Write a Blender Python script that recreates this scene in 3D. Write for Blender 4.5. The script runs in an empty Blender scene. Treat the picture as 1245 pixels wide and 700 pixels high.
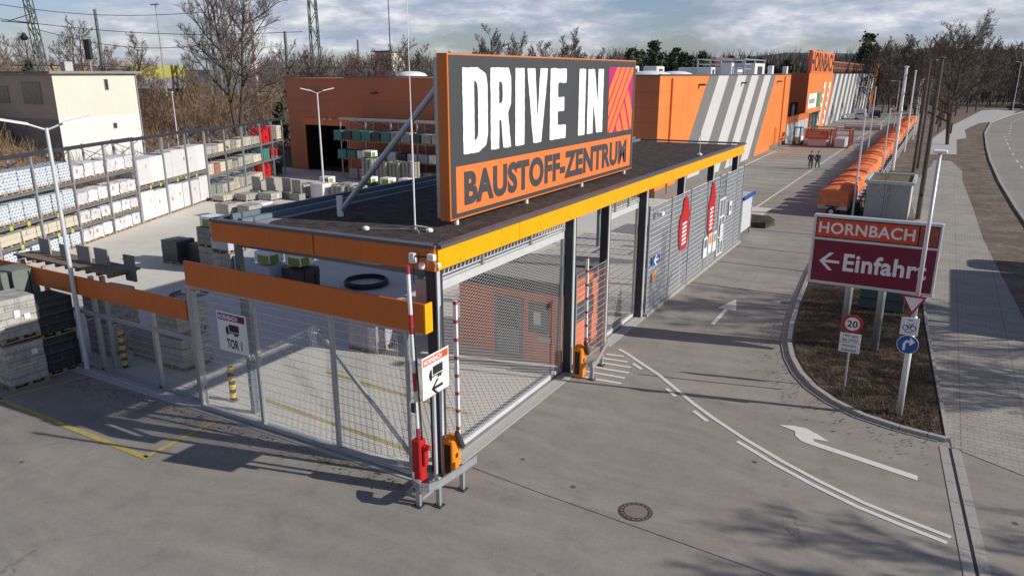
import bpy, math, random
from mathutils import Vector, Matrix, noise as mnoise
R = math.radians
random.seed(7)
scene = bpy.context.scene
COL = scene.collection

# ------------------------------------------------------------------ helpers
class MB:
    """collects shapes; build() links them as ONE mesh object"""
    def __init__(s): s.v = []; s.f = []
    def quad(s, a, b, c, d):
        n = len(s.v); s.v += [tuple(a), tuple(b), tuple(c), tuple(d)]; s.f.append((n, n+1, n+2, n+3)); return s
    def poly(s, pts):
        n = len(s.v); s.v += [tuple(p) for p in pts]; s.f.append(tuple(range(n, n+len(pts)))); return s
    def box(s, x0, x1, y0, y1, z0, z1):
        if x0 > x1: x0, x1 = x1, x0
        if y0 > y1: y0, y1 = y1, y0
        if z0 > z1: z0, z1 = z1, z0
        n = len(s.v)
        s.v += [(x0,y0,z0),(x1,y0,z0),(x1,y1,z0),(x0,y1,z0),(x0,y0,z1),(x1,y0,z1),(x1,y1,z1),(x0,y1,z1)]
        s.f += [(n,n+3,n+2,n+1),(n+4,n+5,n+6,n+7),(n,n+1,n+5,n+4),(n+1,n+2,n+6,n+5),(n+2,n+3,n+7,n+6),(n+3,n,n+4,n+7)]
        return s
    def bbox(s, x0, x1, y0, y1, z0, z1, b=0.02):
        """box with chamfered edges"""
        n = len(s.v)
        for z, ins in ((z0, b), (z0+b, 0), (z1-b, 0), (z1, b)):
            xa, xb, ya, yb = x0+ins, x1-ins, y0+ins, y1-ins
            s.v += [(xa+b,ya,z),(xb-b,ya,z),(xb,ya+b,z),(xb,yb-b,z),(xb-b,yb,z),(xa+b,yb,z),(xa,yb-b,z),(xa,ya+b,z)]
        for k in range(3):
            for i in range(8):
                j = (i+1) % 8; a = n+k*8
                s.f.append((a+i, a+j, a+8+j, a+8+i))
        s.f.append(tuple(n+7-i for i in range(8))); s.f.append(tuple(n+24+i for i in range(8)))
        return s
    def bar(s, p, q, w, h=None, up=(0,0,1)):
        h = h or w
        p = Vector(p); q = Vector(q); d = (q-p).normalized(); u = Vector(up)
        if abs(d.dot(u)) > 0.98: u = Vector((0,1,0))
        a = d.cross(u).normalized()*w/2; b = a.cross(d).normalized()*h/2
        n = len(s.v)
        for c in (p, q):
            s.v += [tuple(c-a-b), tuple(c+a-b), tuple(c+a+b), tuple(c-a+b)]
        s.f += [(n,n+1,n+2,n+3),(n+7,n+6,n+5,n+4)] + [(n+i, n+4+i, n+4+(i+1)%4, n+(i+1)%4) for i in range(4)]
        return s
    def tube(s, p, q, r, n=8, r2=None, cap=True):
        r2 = r if r2 is None else r2
        p = Vector(p); q = Vector(q); d = (q-p)
        if d.length < 1e-6: return s
        d.normalize(); u = Vector((0,0,1)) if abs(d.z) < .95 else Vector((1,0,0))
        a = d.cross(u).normalized(); b = a.cross(d)
        k = len(s.v)
        for c, rr in ((p, r), (q, r2)):
            for i in range(n):
                t = 2*math.pi*i/n; s.v.append(tuple(c+a*math.cos(t)*rr+b*math.sin(t)*rr))
        for i in range(n): s.f.append((k+(i+1)%n, k+i, k+n+i, k+n+(i+1)%n))
        if cap: s.f.append(tuple(k+i for i in range(n))); s.f.append(tuple(k+2*n-1-i for i in range(n)))
        return s
    def path(s, pts, r, n=6):
        for a, b in zip(pts[:-1], pts[1:]): s.tube(a, b, r, n)
        return s
    def prism(s, pts, z0, z1):
        """pts: 2D outline ccw"""
        n = len(s.v); k = len(pts)
        s.v += [(x,y,z0) for x,y in pts] + [(x,y,z1) for x,y in pts]
        s.f.append(tuple(n+k-1-i for i in range(k))); s.f.append(tuple(n+k+i for i in range(k)))
        for i in range(k): s.f.append((n+i, n+(i+1)%k, n+k+(i+1)%k, n+k+i))
        return s
    def extr(s, pts, off):
        """3D outline extruded by vector off"""
        n = len(s.v); k = len(pts); off = Vector(off)
        s.v += [tuple(p) for p in pts] + [tuple(Vector(p)+off) for p in pts]
        s.f.append(tuple(n+k-1-i for i in range(k))); s.f.append(tuple(n+k+i for i in range(k)))
        for i in range(k): s.f.append((n+i, n+(i+1)%k, n+k+(i+1)%k, n+k+i))
        return s
    def lathe(s, prof, n=24, c=(0,0,0)):
        k = len(s.v); m = len(prof)
        for r, z in prof:
            for i in range(n):
                t = 2*math.pi*i/n; s.v.append((c[0]+r*math.cos(t), c[1]+r*math.sin(t), c[2]+z))
        for j in range(m-1):
            for i in range(n):
                s.f.append((k+j*n+i, k+j*n+(i+1)%n, k+(j+1)*n+(i+1)%n, k+(j+1)*n+i))
        s.f.append(tuple(k+n-1-i for i in range(n))); s.f.append(tuple(k+(m-1)*n+i for i in range(n)))
        return s
    def ring(s, c, r, tr, n=32, m=8):
        k = len(s.v)
        for i in range(n):
            a = 2*math.pi*i/n
            for j in range(m):
                b = 2*math.pi*j/m; rr = r+tr*math.cos(b)
                s.v.append((c[0]+rr*math.cos(a), c[1]+rr*math.sin(a), c[2]+tr*math.sin(b)))
        for i in range(n):
            for j in range(m):
                s.f.append((k+i*m+j, k+((i+1)%n)*m+j, k+((i+1)%n)*m+(j+1)%m, k+i*m+(j+1)%m))
        return s
    def mesh(s, name, mat, off=(0,0,0), smooth=False):
        me = bpy.data.meshes.new(name)
        v = s.v if off == (0,0,0) else [(a-off[0], b-off[1], c-off[2]) for a,b,c in s.v]
        me.from_pydata(v, [], s.f); me.materials.append(mat)
        if smooth: me.polygons.foreach_set('use_smooth', [True]*len(me.polygons))
        me.update(); return me
    def build(s, name, mat, parent=None, smooth=False, world=True):
        """world=True: shapes were given in world coordinates and the parent (unrotated) is subtracted"""
        off = (0,0,0)
        if parent is not None and world:
            p = Vector((0,0,0)); q = parent
            while q: p += q.location; q = q.parent
            off = tuple(p)
        o = bpy.data.objects.new(name, s.mesh(name, mat, off, smooth)); COL.objects.link(o)
        if parent is not None: o.parent = parent
        return o

def tag(o, label, cat, group=None, kind=None):
    o['label'] = label; o['category'] = cat
    if group: o['group'] = group
    if kind: o['kind'] = kind
    return o
def thing(name, label, cat, loc=(0,0,0), rz=0, group=None):
    o = bpy.data.objects.new(name, None); COL.objects.link(o)
    o.empty_display_size = .2; o.location = loc; o.rotation_euler = (0,0,rz)
    return tag(o, label, cat, group)
def copy_tree(o, parent=None):
    c = o.copy(); COL.objects.link(c); c.parent = parent
    for ch in list(o.children): copy_tree(ch, c)
    return c
def dup(o, loc, rz=0, label=None, group=None, scale=None):
    c = copy_tree(o); c.location = loc; c.rotation_euler = (0,0,rz)
    if label: c['label'] = label
    if group: c['group'] = group
    if scale: c.scale = scale
    return c
def struct(name, mb, mat, **k):
    o = mb.build(name, mat, **k); o['kind'] = 'structure'; return o
def pol(az, d):
    """bearing (degrees right of the view axis) and distance -> x, y on the ground"""
    a = R(az-29.684); return d*math.sin(a), d*math.cos(a)

# ------------------------------------------------------------------ materials
def new_mat(name):
    m = bpy.data.materials.new(name); m.use_nodes = True
    nt = m.node_tree; b = nt.nodes['Principled BSDF']; return m, nt, b
def N(nt, t, **k):
    n = nt.nodes.new(t)
    for a, v in k.items():
        if a in n.inputs: n.inputs[a].default_value = v
        else: setattr(n, a, v)
    return n
def L(nt, a, b): nt.links.new(a, b)
def mat(name, c, rough=.6, metal=0., var=.12, scale=3., bump=0., rand=0., spec=.4, coords='Object', stretch=(1,1,1)):
    """base colour broken by two noises; optional bump and per-object variation"""
    m, nt, b = new_mat(name)
    tc = N(nt, 'ShaderNodeTexCoord'); mp = N(nt, 'ShaderNodeMapping'); mp.inputs['Scale'].default_value = stretch
    L(nt, tc.outputs[coords], mp.inputs['Vector'])
    n1 = N(nt, 'ShaderNodeTexNoise', Scale=scale, Detail=6., Roughness=.65)
    n2 = N(nt, 'ShaderNodeTexNoise', Scale=scale*9, Detail=3.)
    L(nt, mp.outputs[0], n1.inputs['Vector']); L(nt, mp.outputs[0], n2.inputs['Vector'])
    ad = N(nt, 'ShaderNodeMath', operation='ADD'); L(nt, n1.outputs[0], ad.inputs[0]); L(nt, n2.outputs[0], ad.inputs[1])
    mr = N(nt, 'ShaderNodeMapRange'); mr.inputs['From Min'].default_value = .6; mr.inputs['From Max'].default_value = 1.4
    mr.inputs['To Min'].default_value = 1-var; mr.inputs['To Max'].default_value = 1+var
    L(nt, ad.outputs[0], mr.inputs['Value'])
    val = mr.outputs[0]
    if rand:
        oi = N(nt, 'ShaderNodeObjectInfo'); r = N(nt, 'ShaderNodeMapRange'); r.inputs['To Min'].default_value = 1-rand; r.inputs['To Max'].default_value = 1+rand
        L(nt, oi.outputs['Random'], r.inputs['Value']); mu = N(nt, 'ShaderNodeMath', operation='MULTIPLY')
        L(nt, val, mu.inputs[0]); L(nt, r.outputs[0], mu.inputs[1]); val = mu.outputs[0]
    mx = N(nt, 'ShaderNodeVectorMath', operation='SCALE'); mx.inputs[0].default_value = c[:3]; L(nt, val, mx.inputs['Scale'])
    L(nt, mx.outputs[0], b.inputs['Base Color'])
    b.inputs['Roughness'].default_value = rough; b.inputs['Metallic'].default_value = metal
    b.inputs['Specular IOR Level'].default_value = spec
    if bump:
        bp = N(nt, 'ShaderNodeBump', Strength=bump, Distance=.02); L(nt, n2.outputs[0], bp.inputs['Height']); L(nt, bp.outputs[0], b.inputs['Normal'])
    m['nt'] = 1
    return m
def ramp(nt, stops):
    r = N(nt, 'ShaderNodeValToRGB'); e = r.color_ramp.elements
    e[0].position, e[0].color = stops[0][0], (*stops[0][1], 1); e[1].position, e[1].color = stops[-1][0], (*stops[-1][1], 1)
    for p, c in stops[1:-1]:
        x = e.new(p); x.color = (*c, 1)
    return r
def mixc(nt, f, a, b, mode='MIX'):
    m = N(nt, 'ShaderNodeMix', data_type='RGBA', blend_type=mode)
    for sock, v in ((m.inputs[0], f), (m.inputs[6], a), (m.inputs[7], b)):
        if hasattr(v, 'links') or hasattr(v, 'is_output'): L(nt, v, sock)
        elif isinstance(v, (int, float)): sock.default_value = v
        else: sock.default_value = (*v, 1)
    return m.outputs[2]

M = {}
M['orange'] = mat('orange panel', (.62,.165,.028), .45, var=.05, scale=.6)
M['orange_shaded'] = mat('orange fascia', (.60,.145,.022), .4, var=.10, scale=.9, stretch=(1,1,.25))  # deeper orange: the shade of the front side is put into the colour
M['orange_sunlit'] = mat('amber fascia', (.86,.37,.004), .35, var=.09, scale=.9, stretch=(1,1,.25))  # same fascia made yellower: sunlight on the road side is put into the colour
M['zinc'] = mat('galvanised steel', (.42,.44,.46), .42, .55, var=.18, scale=4)
M['zinc_light'] = mat('bright galvanised steel', (.60,.62,.64), .5, .3, var=.12, scale=4)
M['mesh_dark'] = mat('weathered mesh', (.62,.635,.65), .5, .0, var=.15)
M['wire'] = mat('fence wire', (.55,.57,.58), .45, .35, var=.1)
M['gatewire'] = mat('gate lattice wire', (.50,.50,.49), .5, .2, var=.08)
M['blue_steel'] = mat('painted rack steel', (.16,.20,.235), .5, .3, var=.15)
M['dark_steel'] = mat('dark steel', (.045,.05,.06), .5, .3, var=.2)
M['white_paint'] = mat('white paint', (.78,.78,.77), .5, var=.07)
M['sign_white'] = mat('sign white', (.74,.74,.74), .4, var=.03)
M['letter_white'] = mat('white lettering', (.80,.80,.80), .5, var=.02)
M['sign_black'] = mat('charcoal sign panel', (.055,.058,.062), .45, var=.08, scale=.5)
M['black'] = mat('black', (.018,.018,.02), .5, var=.2)
M['sign_orange'] = mat('sign orange', (.84,.19,.045), .45, var=.03)
M['magenta'] = mat('magenta', (.52,.012,.16), .45, var=.03)
M['bordeaux'] = mat('dark magenta panel', (.17,.008,.035), .35, var=.05)
M['logo_orange'] = mat('logo orange', (.60,.075,.02), .4, var=.04)
M['red'] = mat('red paint', (.46,.018,.018), .4, var=.08)
M['blue_sign'] = mat('traffic blue', (.02,.09,.32), .4, var=.05)
M['cab_orange'] = mat('orange cabinet', (.80,.24,.012), .4, var=.06)
M['concrete'] = mat('concrete', (.44,.43,.41), .85, var=.14, scale=2, bump=.3)
M['kerb'] = mat('kerb stone', (.34,.325,.30), .85, var=.16, scale=3, bump=.3)
M['marking'] = mat('road paint', (.66,.65,.61), .7, var=.12, scale=6)
M['yellow_mark'] = mat('yellow road paint', (.42,.34,.10), .75, var=.22, scale=5)
M['yellow'] = mat('yellow paint', (.78,.48,.02), .5, var=.06)
M['tagyellow'] = mat('yellow price tag', (.45,.46,.06), .5, var=.05)
M['wood'] = mat('pallet wood', (.34,.24,.14), .8, var=.25, scale=6, stretch=(1,6,1), rand=.15)
M['oldwood'] = mat('weathered planks', (.22,.17,.12), .85, var=.3, scale=4, stretch=(1,8,1))
M['polewood'] = mat('weathered pole wood', (.10,.085,.065), .85, var=.25, scale=5)
M['stone_grey'] = mat('grey concrete slabs', (.29,.285,.265), .85, var=.18, scale=4, rand=.22)
M['stone_beige'] = mat('beige stone', (.46,.42,.34), .85, var=.16, scale=4, rand=.2)
M['stone_red'] = mat('red stone', (.33,.13,.10), .85, var=.16, scale=4)
M['dark_wrap'] = mat('dark wrapped goods', (.045,.055,.055), .4, var=.3, scale=5, rand=.3)
M['green_wrap'] = mat('grey green bundle', (.19,.215,.185), .6, var=.25, scale=5, stretch=(1,1,8), rand=.2)
M['teal'] = mat('teal packaging', (.04,.16,.15), .45, var=.2, scale=6, rand=.3)
M['white_block'] = mat('white film wrapped blocks', (.60,.59,.60), .45, var=.10, scale=1.6, rand=.08, stretch=(1,1,3))
M['sack'] = mat('white sacks', (.60,.575,.60), .6, var=.28, scale=5, rand=.10, bump=.6)
M['wagon_yellow'] = mat('faded yellow wagon', (.48,.47,.10), .7, var=.25, scale=1)
M['graffiti'] = mat('graffiti grey', (.34,.31,.33), .7, var=.5, scale=1.5)
M['brown_shed'] = mat('brown shed', (.30,.21,.14), .8, var=.2)
M['mast_green'] = mat('old green grey mast', (.13,.15,.13), .6, .2, var=.2)
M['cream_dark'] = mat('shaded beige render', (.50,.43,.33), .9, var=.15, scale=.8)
M['drygrass'] = mat('dry grass and leaves', (.115,.085,.055), .9, var=.5, scale=3, rand=0)  # darkened along with the soil for the island's tree shade
M['iron'] = mat('cast iron', (.085,.075,.065), .7, .2, var=.3, scale=8)
M['patch2'] = mat('concrete lid', (.20,.172,.148), .85, var=.2, scale=6)
M['patch'] = mat('pale patch', (.36,.34,.31), .85, var=.1)
M['tarmac_dark'] = mat('dark tarmac', (.10,.095,.09), .85, var=.2)
M['house_pane'] = mat('dull window', (.25,.23,.19), .3, var=.3, scale=2)
M['door_grey'] = mat('grey door frame', (.16,.17,.18), .5, var=.1)
M['fence_pale'] = mat('pale galvanised mesh', (.60,.62,.635), .55, 0., var=.10)
M['moss'] = mat('moss and dry grass', (.13,.115,.05), .95, var=.5, scale=1.2)
M['cab_green'] = mat('dark green cabinet', (.05,.095,.095), .5, var=.1)
M['glass'] = mat('window glass', (.05,.06,.065), .08, var=.2, spec=.8)
M['roof_metal'] = mat('parapet metal', (.115,.12,.135), .45, .3, var=.1)
M['parapet_light'] = mat('light parapet membrane', (.30,.33,.36), .6, var=.12)
M['asphalt_roof'] = mat('grey flat roof', (.22,.22,.22), .8, var=.15, scale=1)
M['white_roof'] = mat('white roof membrane', (.55,.56,.56), .7, var=.1, scale=.3)
M['stripe_dark'] = mat('grey facade stripe', (.155,.155,.155), .6, var=.06, scale=.5)
M['stripe_light'] = mat('pale facade stripe', (.50,.50,.495), .6, var=.05, scale=.5)
M['cream'] = mat('cream render', (.66,.62,.52), .85, var=.07, scale=.6)
M['render_white'] = mat('white render', (.68,.67,.645), .85, var=.07, scale=.7)
M['render_grey'] = mat('mottled grey render', (.30,.28,.25), .9, var=.2, scale=.8)  # darker, more uneven grey than the white render
M['tan'] = mat('tan cladding', (.42,.30,.19), .8, var=.12)
M['rubber'] = mat('rubber', (.02,.02,.022), .75, var=.2)
M['bark'] = mat('bark', (.085,.065,.05), .9, var=.3, scale=4)
M['twig'] = mat('bare twigs', (.175,.14,.115), .9, var=.25, scale=.7, rand=.2)
M['twig_dark'] = mat('dark bare twigs', (.13,.115,.10), .9, var=.25, scale=.4, rand=.2)  # lightened to put distance haze into the twig colour
M['twig_red'] = mat('reddish bare twigs', (.12,.06,.05), .9, var=.25, scale=.7)
M['needles'] = mat('pine needles', (.055,.078,.042), .8, var=.45, scale=.5, rand=.3)  # green lightened to paint in distance haze
M['scrub'] = mat('dry scrub', (.21,.145,.095), .9, var=.4, scale=.35)
M['skin'] = mat('skin', (.50,.30,.22), .6, var=.03)
M['hair'] = mat('dark hair', (.03,.022,.018), .6, var=.1)
M['coat_green'] = mat('olive jacket', (.055,.065,.04), .8, var=.15)
M['coat_teal'] = mat('teal jacket', (.03,.14,.17), .8, var=.15)
M['trousers'] = mat('dark trousers', (.10,.095,.09), .8, var=.15)
M['car_dark'] = mat('dark car paint', (.03,.035,.045), .25, .3, var=.03)
M['car_white'] = mat('white car paint', (.6,.6,.6), .3, var=.03)
M['car_blue'] = mat('blue car paint', (.04,.10,.26), .25, .3, var=.03)
M['brown_wall'] = mat('brown stone block', (.24,.10,.07), .8, var=.15, rand=.1)
M['film_blue'] = mat('pale blue packaging', (.40,.45,.50), .5, var=.15, scale=4)
M['lime'] = mat('lime green label', (.20,.28,.03), .5, var=.1)

def m_clad(name, c, step, axis, dark=.75, rough=.45, hstep=None):
    """metal cladding: thin joints every step metres"""
    m, nt, b = new_mat(name)
    tc = N(nt, 'ShaderNodeTexCoord'); sp = N(nt, 'ShaderNodeSeparateXYZ'); L(nt, tc.outputs['Object'], sp.inputs[0])
    def joint(sock, st, w):
        d = N(nt, 'ShaderNodeMath', operation='DIVIDE'); L(nt, sock, d.inputs[0]); d.inputs[1].default_value = st
        f = N(nt, 'ShaderNodeMath', operation='FRACT'); L(nt, d.outputs[0], f.inputs[0])
        l = N(nt, 'ShaderNodeMath', operation='LESS_THAN'); L(nt, f.outputs[0], l.inputs[0]); l.inputs[1].default_value = w/st
        return l.outputs[0]
    j = joint(sp.outputs[axis], step, .05)
    if hstep:
        j2 = joint(sp.outputs[2], hstep, .035); mm = N(nt, 'ShaderNodeMath', operation='MAXIMUM'); L(nt, j, mm.inputs[0]); L(nt, j2, mm.inputs[1]); j = mm.outputs[0]
    n1 = N(nt, 'ShaderNodeTexNoise', Scale=.35, Detail=6.); L(nt, tc.outputs['Object'], n1.inputs['Vector'])
    st = N(nt, 'ShaderNodeTexNoise', Scale=1., Detail=4.); mp = N(nt, 'ShaderNodeMapping'); mp.inputs['Scale'].default_value = (1.2,1.2,.06)
    L(nt, tc.outputs['Object'], mp.inputs[0]); L(nt, mp.outputs[0], st.inputs['Vector'])
    ad = N(nt, 'ShaderNodeMath', operation='ADD'); L(nt, n1.outputs[0], ad.inputs[0]); L(nt, st.outputs[0], ad.inputs[1])
    mr = N(nt, 'ShaderNodeMapRange'); mr.inputs['From Min'].default_value = .6; mr.inputs['From Max'].default_value = 1.4; mr.inputs['To Min'].default_value = .84; mr.inputs['To Max'].default_value = 1.10
    L(nt, ad.outputs[0], mr.inputs['Value'])
    sc = N(nt, 'ShaderNodeVectorMath', operation='SCALE'); sc.inputs[0].default_value = c; L(nt, mr.outputs[0], sc.inputs['Scale'])
    out = mixc(nt, j, sc.outputs[0], tuple(x*dark for x in c)); L(nt, out, b.inputs['Base Color'])
    b.inputs['Roughness'].default_value = rough
    return m
M['clad_shaded'] = m_clad('orange cladding facing the yard', (.46,.125,.045), 7.0, 0, .7, hstep=1.1)  # same cladding as the road side, darkened to paint in its shade
M['clad_sunlit'] = m_clad('orange cladding facing the road', (.72,.215,.045), 6.0, 1, .8, hstep=1.1)  # brighter copy of the cladding, sunlight painted into the orange
M['kiosk'] = m_clad('kiosk cladding', (.86,.20,.06), 1.0, 0, .85)

def m_asphalt():
    m, nt, b = new_mat('worn asphalt')
    tc = N(nt, 'ShaderNodeTexCoord')
    big = N(nt, 'ShaderNodeTexNoise', Scale=.12, Detail=5., Roughness=.6); L(nt, tc.outputs['Object'], big.inputs['Vector'])
    mp = N(nt, 'ShaderNodeMapping'); mp.inputs['Rotation'].default_value = (0,0,R(28)); mp.inputs['Scale'].default_value = (.22,2.2,1)
    wn = N(nt, 'ShaderNodeTexNoise', Scale=.09, Detail=2.); L(nt, tc.outputs['Object'], wn.inputs['Vector'])
    wv = N(nt, 'ShaderNodeVectorMath', operation='SCALE'); L(nt, wn.outputs['Color'], wv.inputs[0]); wv.inputs['Scale'].default_value = 7.
    ad = N(nt, 'ShaderNodeVectorMath', operation='ADD'); L(nt, tc.outputs['Object'], ad.inputs[0]); L(nt, wv.outputs[0], ad.inputs[1])
    L(nt, ad.outputs[0], mp.inputs[0])
    tr = N(nt, 'ShaderNodeTexNoise', Scale=1., Detail=4., Roughness=.55); L(nt, mp.outputs[0], tr.inputs['Vector'])
    fine = N(nt, 'ShaderNodeTexNoise', Scale=55., Detail=3.); L(nt, tc.outputs['Object'], fine.inputs['Vector'])
    mid = N(nt, 'ShaderNodeTexNoise', Scale=1.3, Detail=6., Roughness=.7); L(nt, tc.outputs['Object'], mid.inputs['Vector'])
    r1 = ramp(nt, [(.3,(.243,.229,.202)),(.7,(.318,.300,.266))]); L(nt, big.outputs[0], r1.inputs[0])
    r2 = ramp(nt, [(.35,(.90,.90,.905)),(.65,(1.06,1.055,1.05))]); L(nt, tr.outputs[0], r2.inputs[0])
    r3 = ramp(nt, [(.3,(.86,.86,.86)),(.7,(1.12,1.12,1.12))]); L(nt, fine.outputs[0], r3.inputs[0])
    r4 = ramp(nt, [(.32,(.86,.86,.86)),(.5,(1,1,1)),(.72,(1.08,1.08,1.08))]); L(nt, mid.outputs[0], r4.inputs[0])
    c = mixc(nt, 1., r1.outputs[0], r2.outputs[0], 'MULTIPLY'); c = mixc(nt, 1., c, r3.outputs[0], 'MULTIPLY'); c = mixc(nt, 1., c, r4.outputs[0], 'MULTIPLY')
    ag = N(nt, 'ShaderNodeTexVoronoi', Scale=38.); L(nt, tc.outputs['Object'], ag.inputs['Vector'])
    ra = ramp(nt, [(.0,(.86,.86,.87)),(.5,(1.04,1.03,1.02)),(1.,(1.12,1.1,1.08))]); L(nt, ag.outputs['Color'], ra.inputs[0]); c = mixc(nt, .8, c, ra.outputs[0], 'MULTIPLY')
    sn = N(nt, 'ShaderNodeTexNoise', Scale=.45, Detail=8., Roughness=.75, Distortion=.6); L(nt, ad.outputs[0], sn.inputs['Vector'])
    rs = ramp(nt, [(.30,(.80,.80,.82)),(.44,(1,1,1)),(1.,(1,1,1))]); L(nt, sn.outputs[0], rs.inputs[0]); c = mixc(nt, .8, c, rs.outputs[0], 'MULTIPLY')
    vo = N(nt, 'ShaderNodeTexVoronoi', Scale=.55); L(nt, tc.outputs['Object'], vo.inputs['Vector'])
    sp = N(nt, 'ShaderNodeMapRange'); sp.inputs['From Min'].default_value = .02; sp.inputs['From Max'].default_value = .05; L(nt, vo.outputs['Distance'], sp.inputs['Value'])
    c = mixc(nt, sp.outputs[0], (.07,.066,.06), c)
    ed = N(nt, 'ShaderNodeTexVoronoi', feature='DISTANCE_TO_EDGE', Scale=.23); dw = N(nt, 'ShaderNodeTexNoise', Scale=2.5, Detail=5.); L(nt, tc.outputs['Object'], dw.inputs['Vector'])
    dws = N(nt, 'ShaderNodeVectorMath', operation='SCALE'); L(nt, dw.outputs['Color'], dws.inputs[0]); dws.inputs['Scale'].default_value = .7
    dwa = N(nt, 'ShaderNodeVectorMath', operation='ADD'); L(nt, tc.outputs['Object'], dwa.inputs[0]); L(nt, dws.outputs[0], dwa.inputs[1]); L(nt, dwa.outputs[0], ed.inputs['Vector'])
    e1 = N(nt, 'ShaderNodeMapRange'); e1.inputs['From Min'].default_value = .0; e1.inputs['From Max'].default_value = .006; e1.inputs['To Min'].default_value = 1.; e1.inputs['To Max'].default_value = 0.; L(nt, ed.outputs['Distance'], e1.inputs['Value'])
    e2 = N(nt, 'ShaderNodeMapRange'); e2.inputs['From Min'].default_value = .52; e2.inputs['From Max'].default_value = .60; L(nt, big.outputs[0], e2.inputs['Value'])
    e3 = N(nt, 'ShaderNodeMath', operation='MULTIPLY'); L(nt, e1.outputs[0], e3.inputs[0]); L(nt, e2.outputs[0], e3.inputs[1]); e4 = N(nt, 'ShaderNodeMath', operation='MULTIPLY'); L(nt, e3.outputs[0], e4.inputs[0]); e4.inputs[1].default_value = .7
    c = mixc(nt, e4.outputs[0], c, (.075,.07,.062))
    L(nt, c, b.inputs['Base Color']); b.inputs['Roughness'].default_value = .82; b.inputs['Specular IOR Level'].default_value = .3
    bp = N(nt, 'ShaderNodeBump', Strength=.35, Distance=.01); L(nt, fine.outputs[0], bp.inputs['Height']); L(nt, bp.outputs[0], b.inputs['Normal'])
    return m
M['asphalt'] = m_asphalt()
def m_noiseground(name, stops, scale, bump=.5, fine=25., rough=.92, bscale=None):
    m, nt, b = new_mat(name)
    tc = N(nt, 'ShaderNodeTexCoord')
    a = N(nt, 'ShaderNodeTexNoise', Scale=scale, Detail=8., Roughness=.7); L(nt, tc.outputs['Object'], a.inputs['Vector'])
    f = N(nt, 'ShaderNodeTexNoise', Scale=fine, Detail=5., Roughness=.7); L(nt, tc.outputs['Object'], f.inputs['Vector'])
    r = ramp(nt, stops); L(nt, a.outputs[0], r.inputs[0])
    fa = .35 if bump > .2 else .05
    r2 = ramp(nt, [(.3,(1-fa,)*3),(.7,(1+fa,)*3)]); L(nt, f.outputs[0], r2.inputs[0])
    c = mixc(nt, 1., r.outputs[0], r2.outputs[0], 'MULTIPLY'); L(nt, c, b.inputs['Base Color'])
    b.inputs['Roughness'].default_value = rough; b.inputs['Specular IOR Level'].default_value = .2
    bp = N(nt, 'ShaderNodeBump', Strength=bump, Distance=.05); L(nt, f.outputs[0], bp.inputs['Height']); L(nt, bp.outputs[0], b.inputs['Normal'])
    return m
M['soil'] = m_noiseground('mulch and bare soil', [(.32,(.028,.021,.016)),(.5,(.07,.052,.036)),(.68,(.17,.13,.085))], 1.1, 1., 7.)  # darkened overall to paint in tree shade on the island
M['verge'] = m_noiseground('dry verge', [(.3,(.085,.068,.05)),(.5,(.17,.135,.10)),(.7,(.25,.21,.16))], .5, .8, 3.)
M['base_ground'] = m_noiseground('dry open ground', [(.3,(.07,.065,.04)),(.7,(.15,.12,.08))], .05, .3, .8)
M['leaf_litter'] = m_noiseground('embankment leaf litter', [(.3,(.07,.05,.032)),(.45,(.17,.115,.065)),(.55,(.26,.17,.10)),(.7,(.33,.25,.15))], .35, 1., 2.5)
M['gravel'] = m_noiseground('roof gravel', [(.35,(.032,.026,.024)),(.65,(.105,.083,.074))], 3., 1., 18.)
M['yard'] = m_noiseground('yard concrete', [(.3,(.54,.52,.465)),(.5,(.60,.575,.51)),(.7,(.65,.62,.55))], .2, .03, 1.5, .8)
M['hill'] = m_noiseground('distant wooded ridge', [(.3,(.05,.065,.07)),(.7,(.10,.11,.10))], .02, .3, .12)
def m_pavers():
    m, nt, b = new_mat('concrete pavers')
    tc = N(nt, 'ShaderNodeTexCoord')
    br = N(nt, 'ShaderNodeTexBrick', Scale=1.); br.inputs['Mortar Size'].default_value = .012; br.inputs['Brick Width'].default_value = .30; br.inputs['Row Height'].default_value = .2
    br.inputs['Color1'].default_value = (.335,.315,.275,1); br.inputs['Color2'].default_value = (.375,.355,.31,1); br.inputs['Mortar'].default_value = (.245,.23,.20,1)
    L(nt, tc.outputs['Object'], br.inputs['Vector'])
    a = N(nt, 'ShaderNodeTexNoise', Scale=.5, Detail=7., Roughness=.7); L(nt, tc.outputs['Object'], a.inputs['Vector'])
    r = ramp(nt, [(.3,(.75,.75,.76)),(.7,(1.15,1.14,1.1))]); L(nt, a.outputs[0], r.inputs[0])
    # larger laying courses show as darker lines
    br2 = N(nt, 'ShaderNodeTexBrick', Scale=1.); br2.inputs['Mortar Size'].default_value = .022; br2.inputs['Brick Width'].default_value = 1.5; br2.inputs['Row Height'].default_value = .8; br2.offset = 0.
    br2.inputs['Color1'].default_value = (1,1,1,1); br2.inputs['Color2'].default_value = (.94,.94,.94,1); br2.inputs['Mortar'].default_value = (.78,.77,.75,1)
    L(nt, tc.outputs['Object'], br2.inputs['Vector'])
    c = mixc(nt, 1., br.outputs['Color'], r.outputs[0], 'MULTIPLY'); c = mixc(nt, 1., c, br2.outputs['Color'], 'MULTIPLY')
    L(nt, c, b.inputs['Base Color']); b.inputs['Roughness'].default_value = .85
    return m
M['pavers'] = m_pavers()
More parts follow.
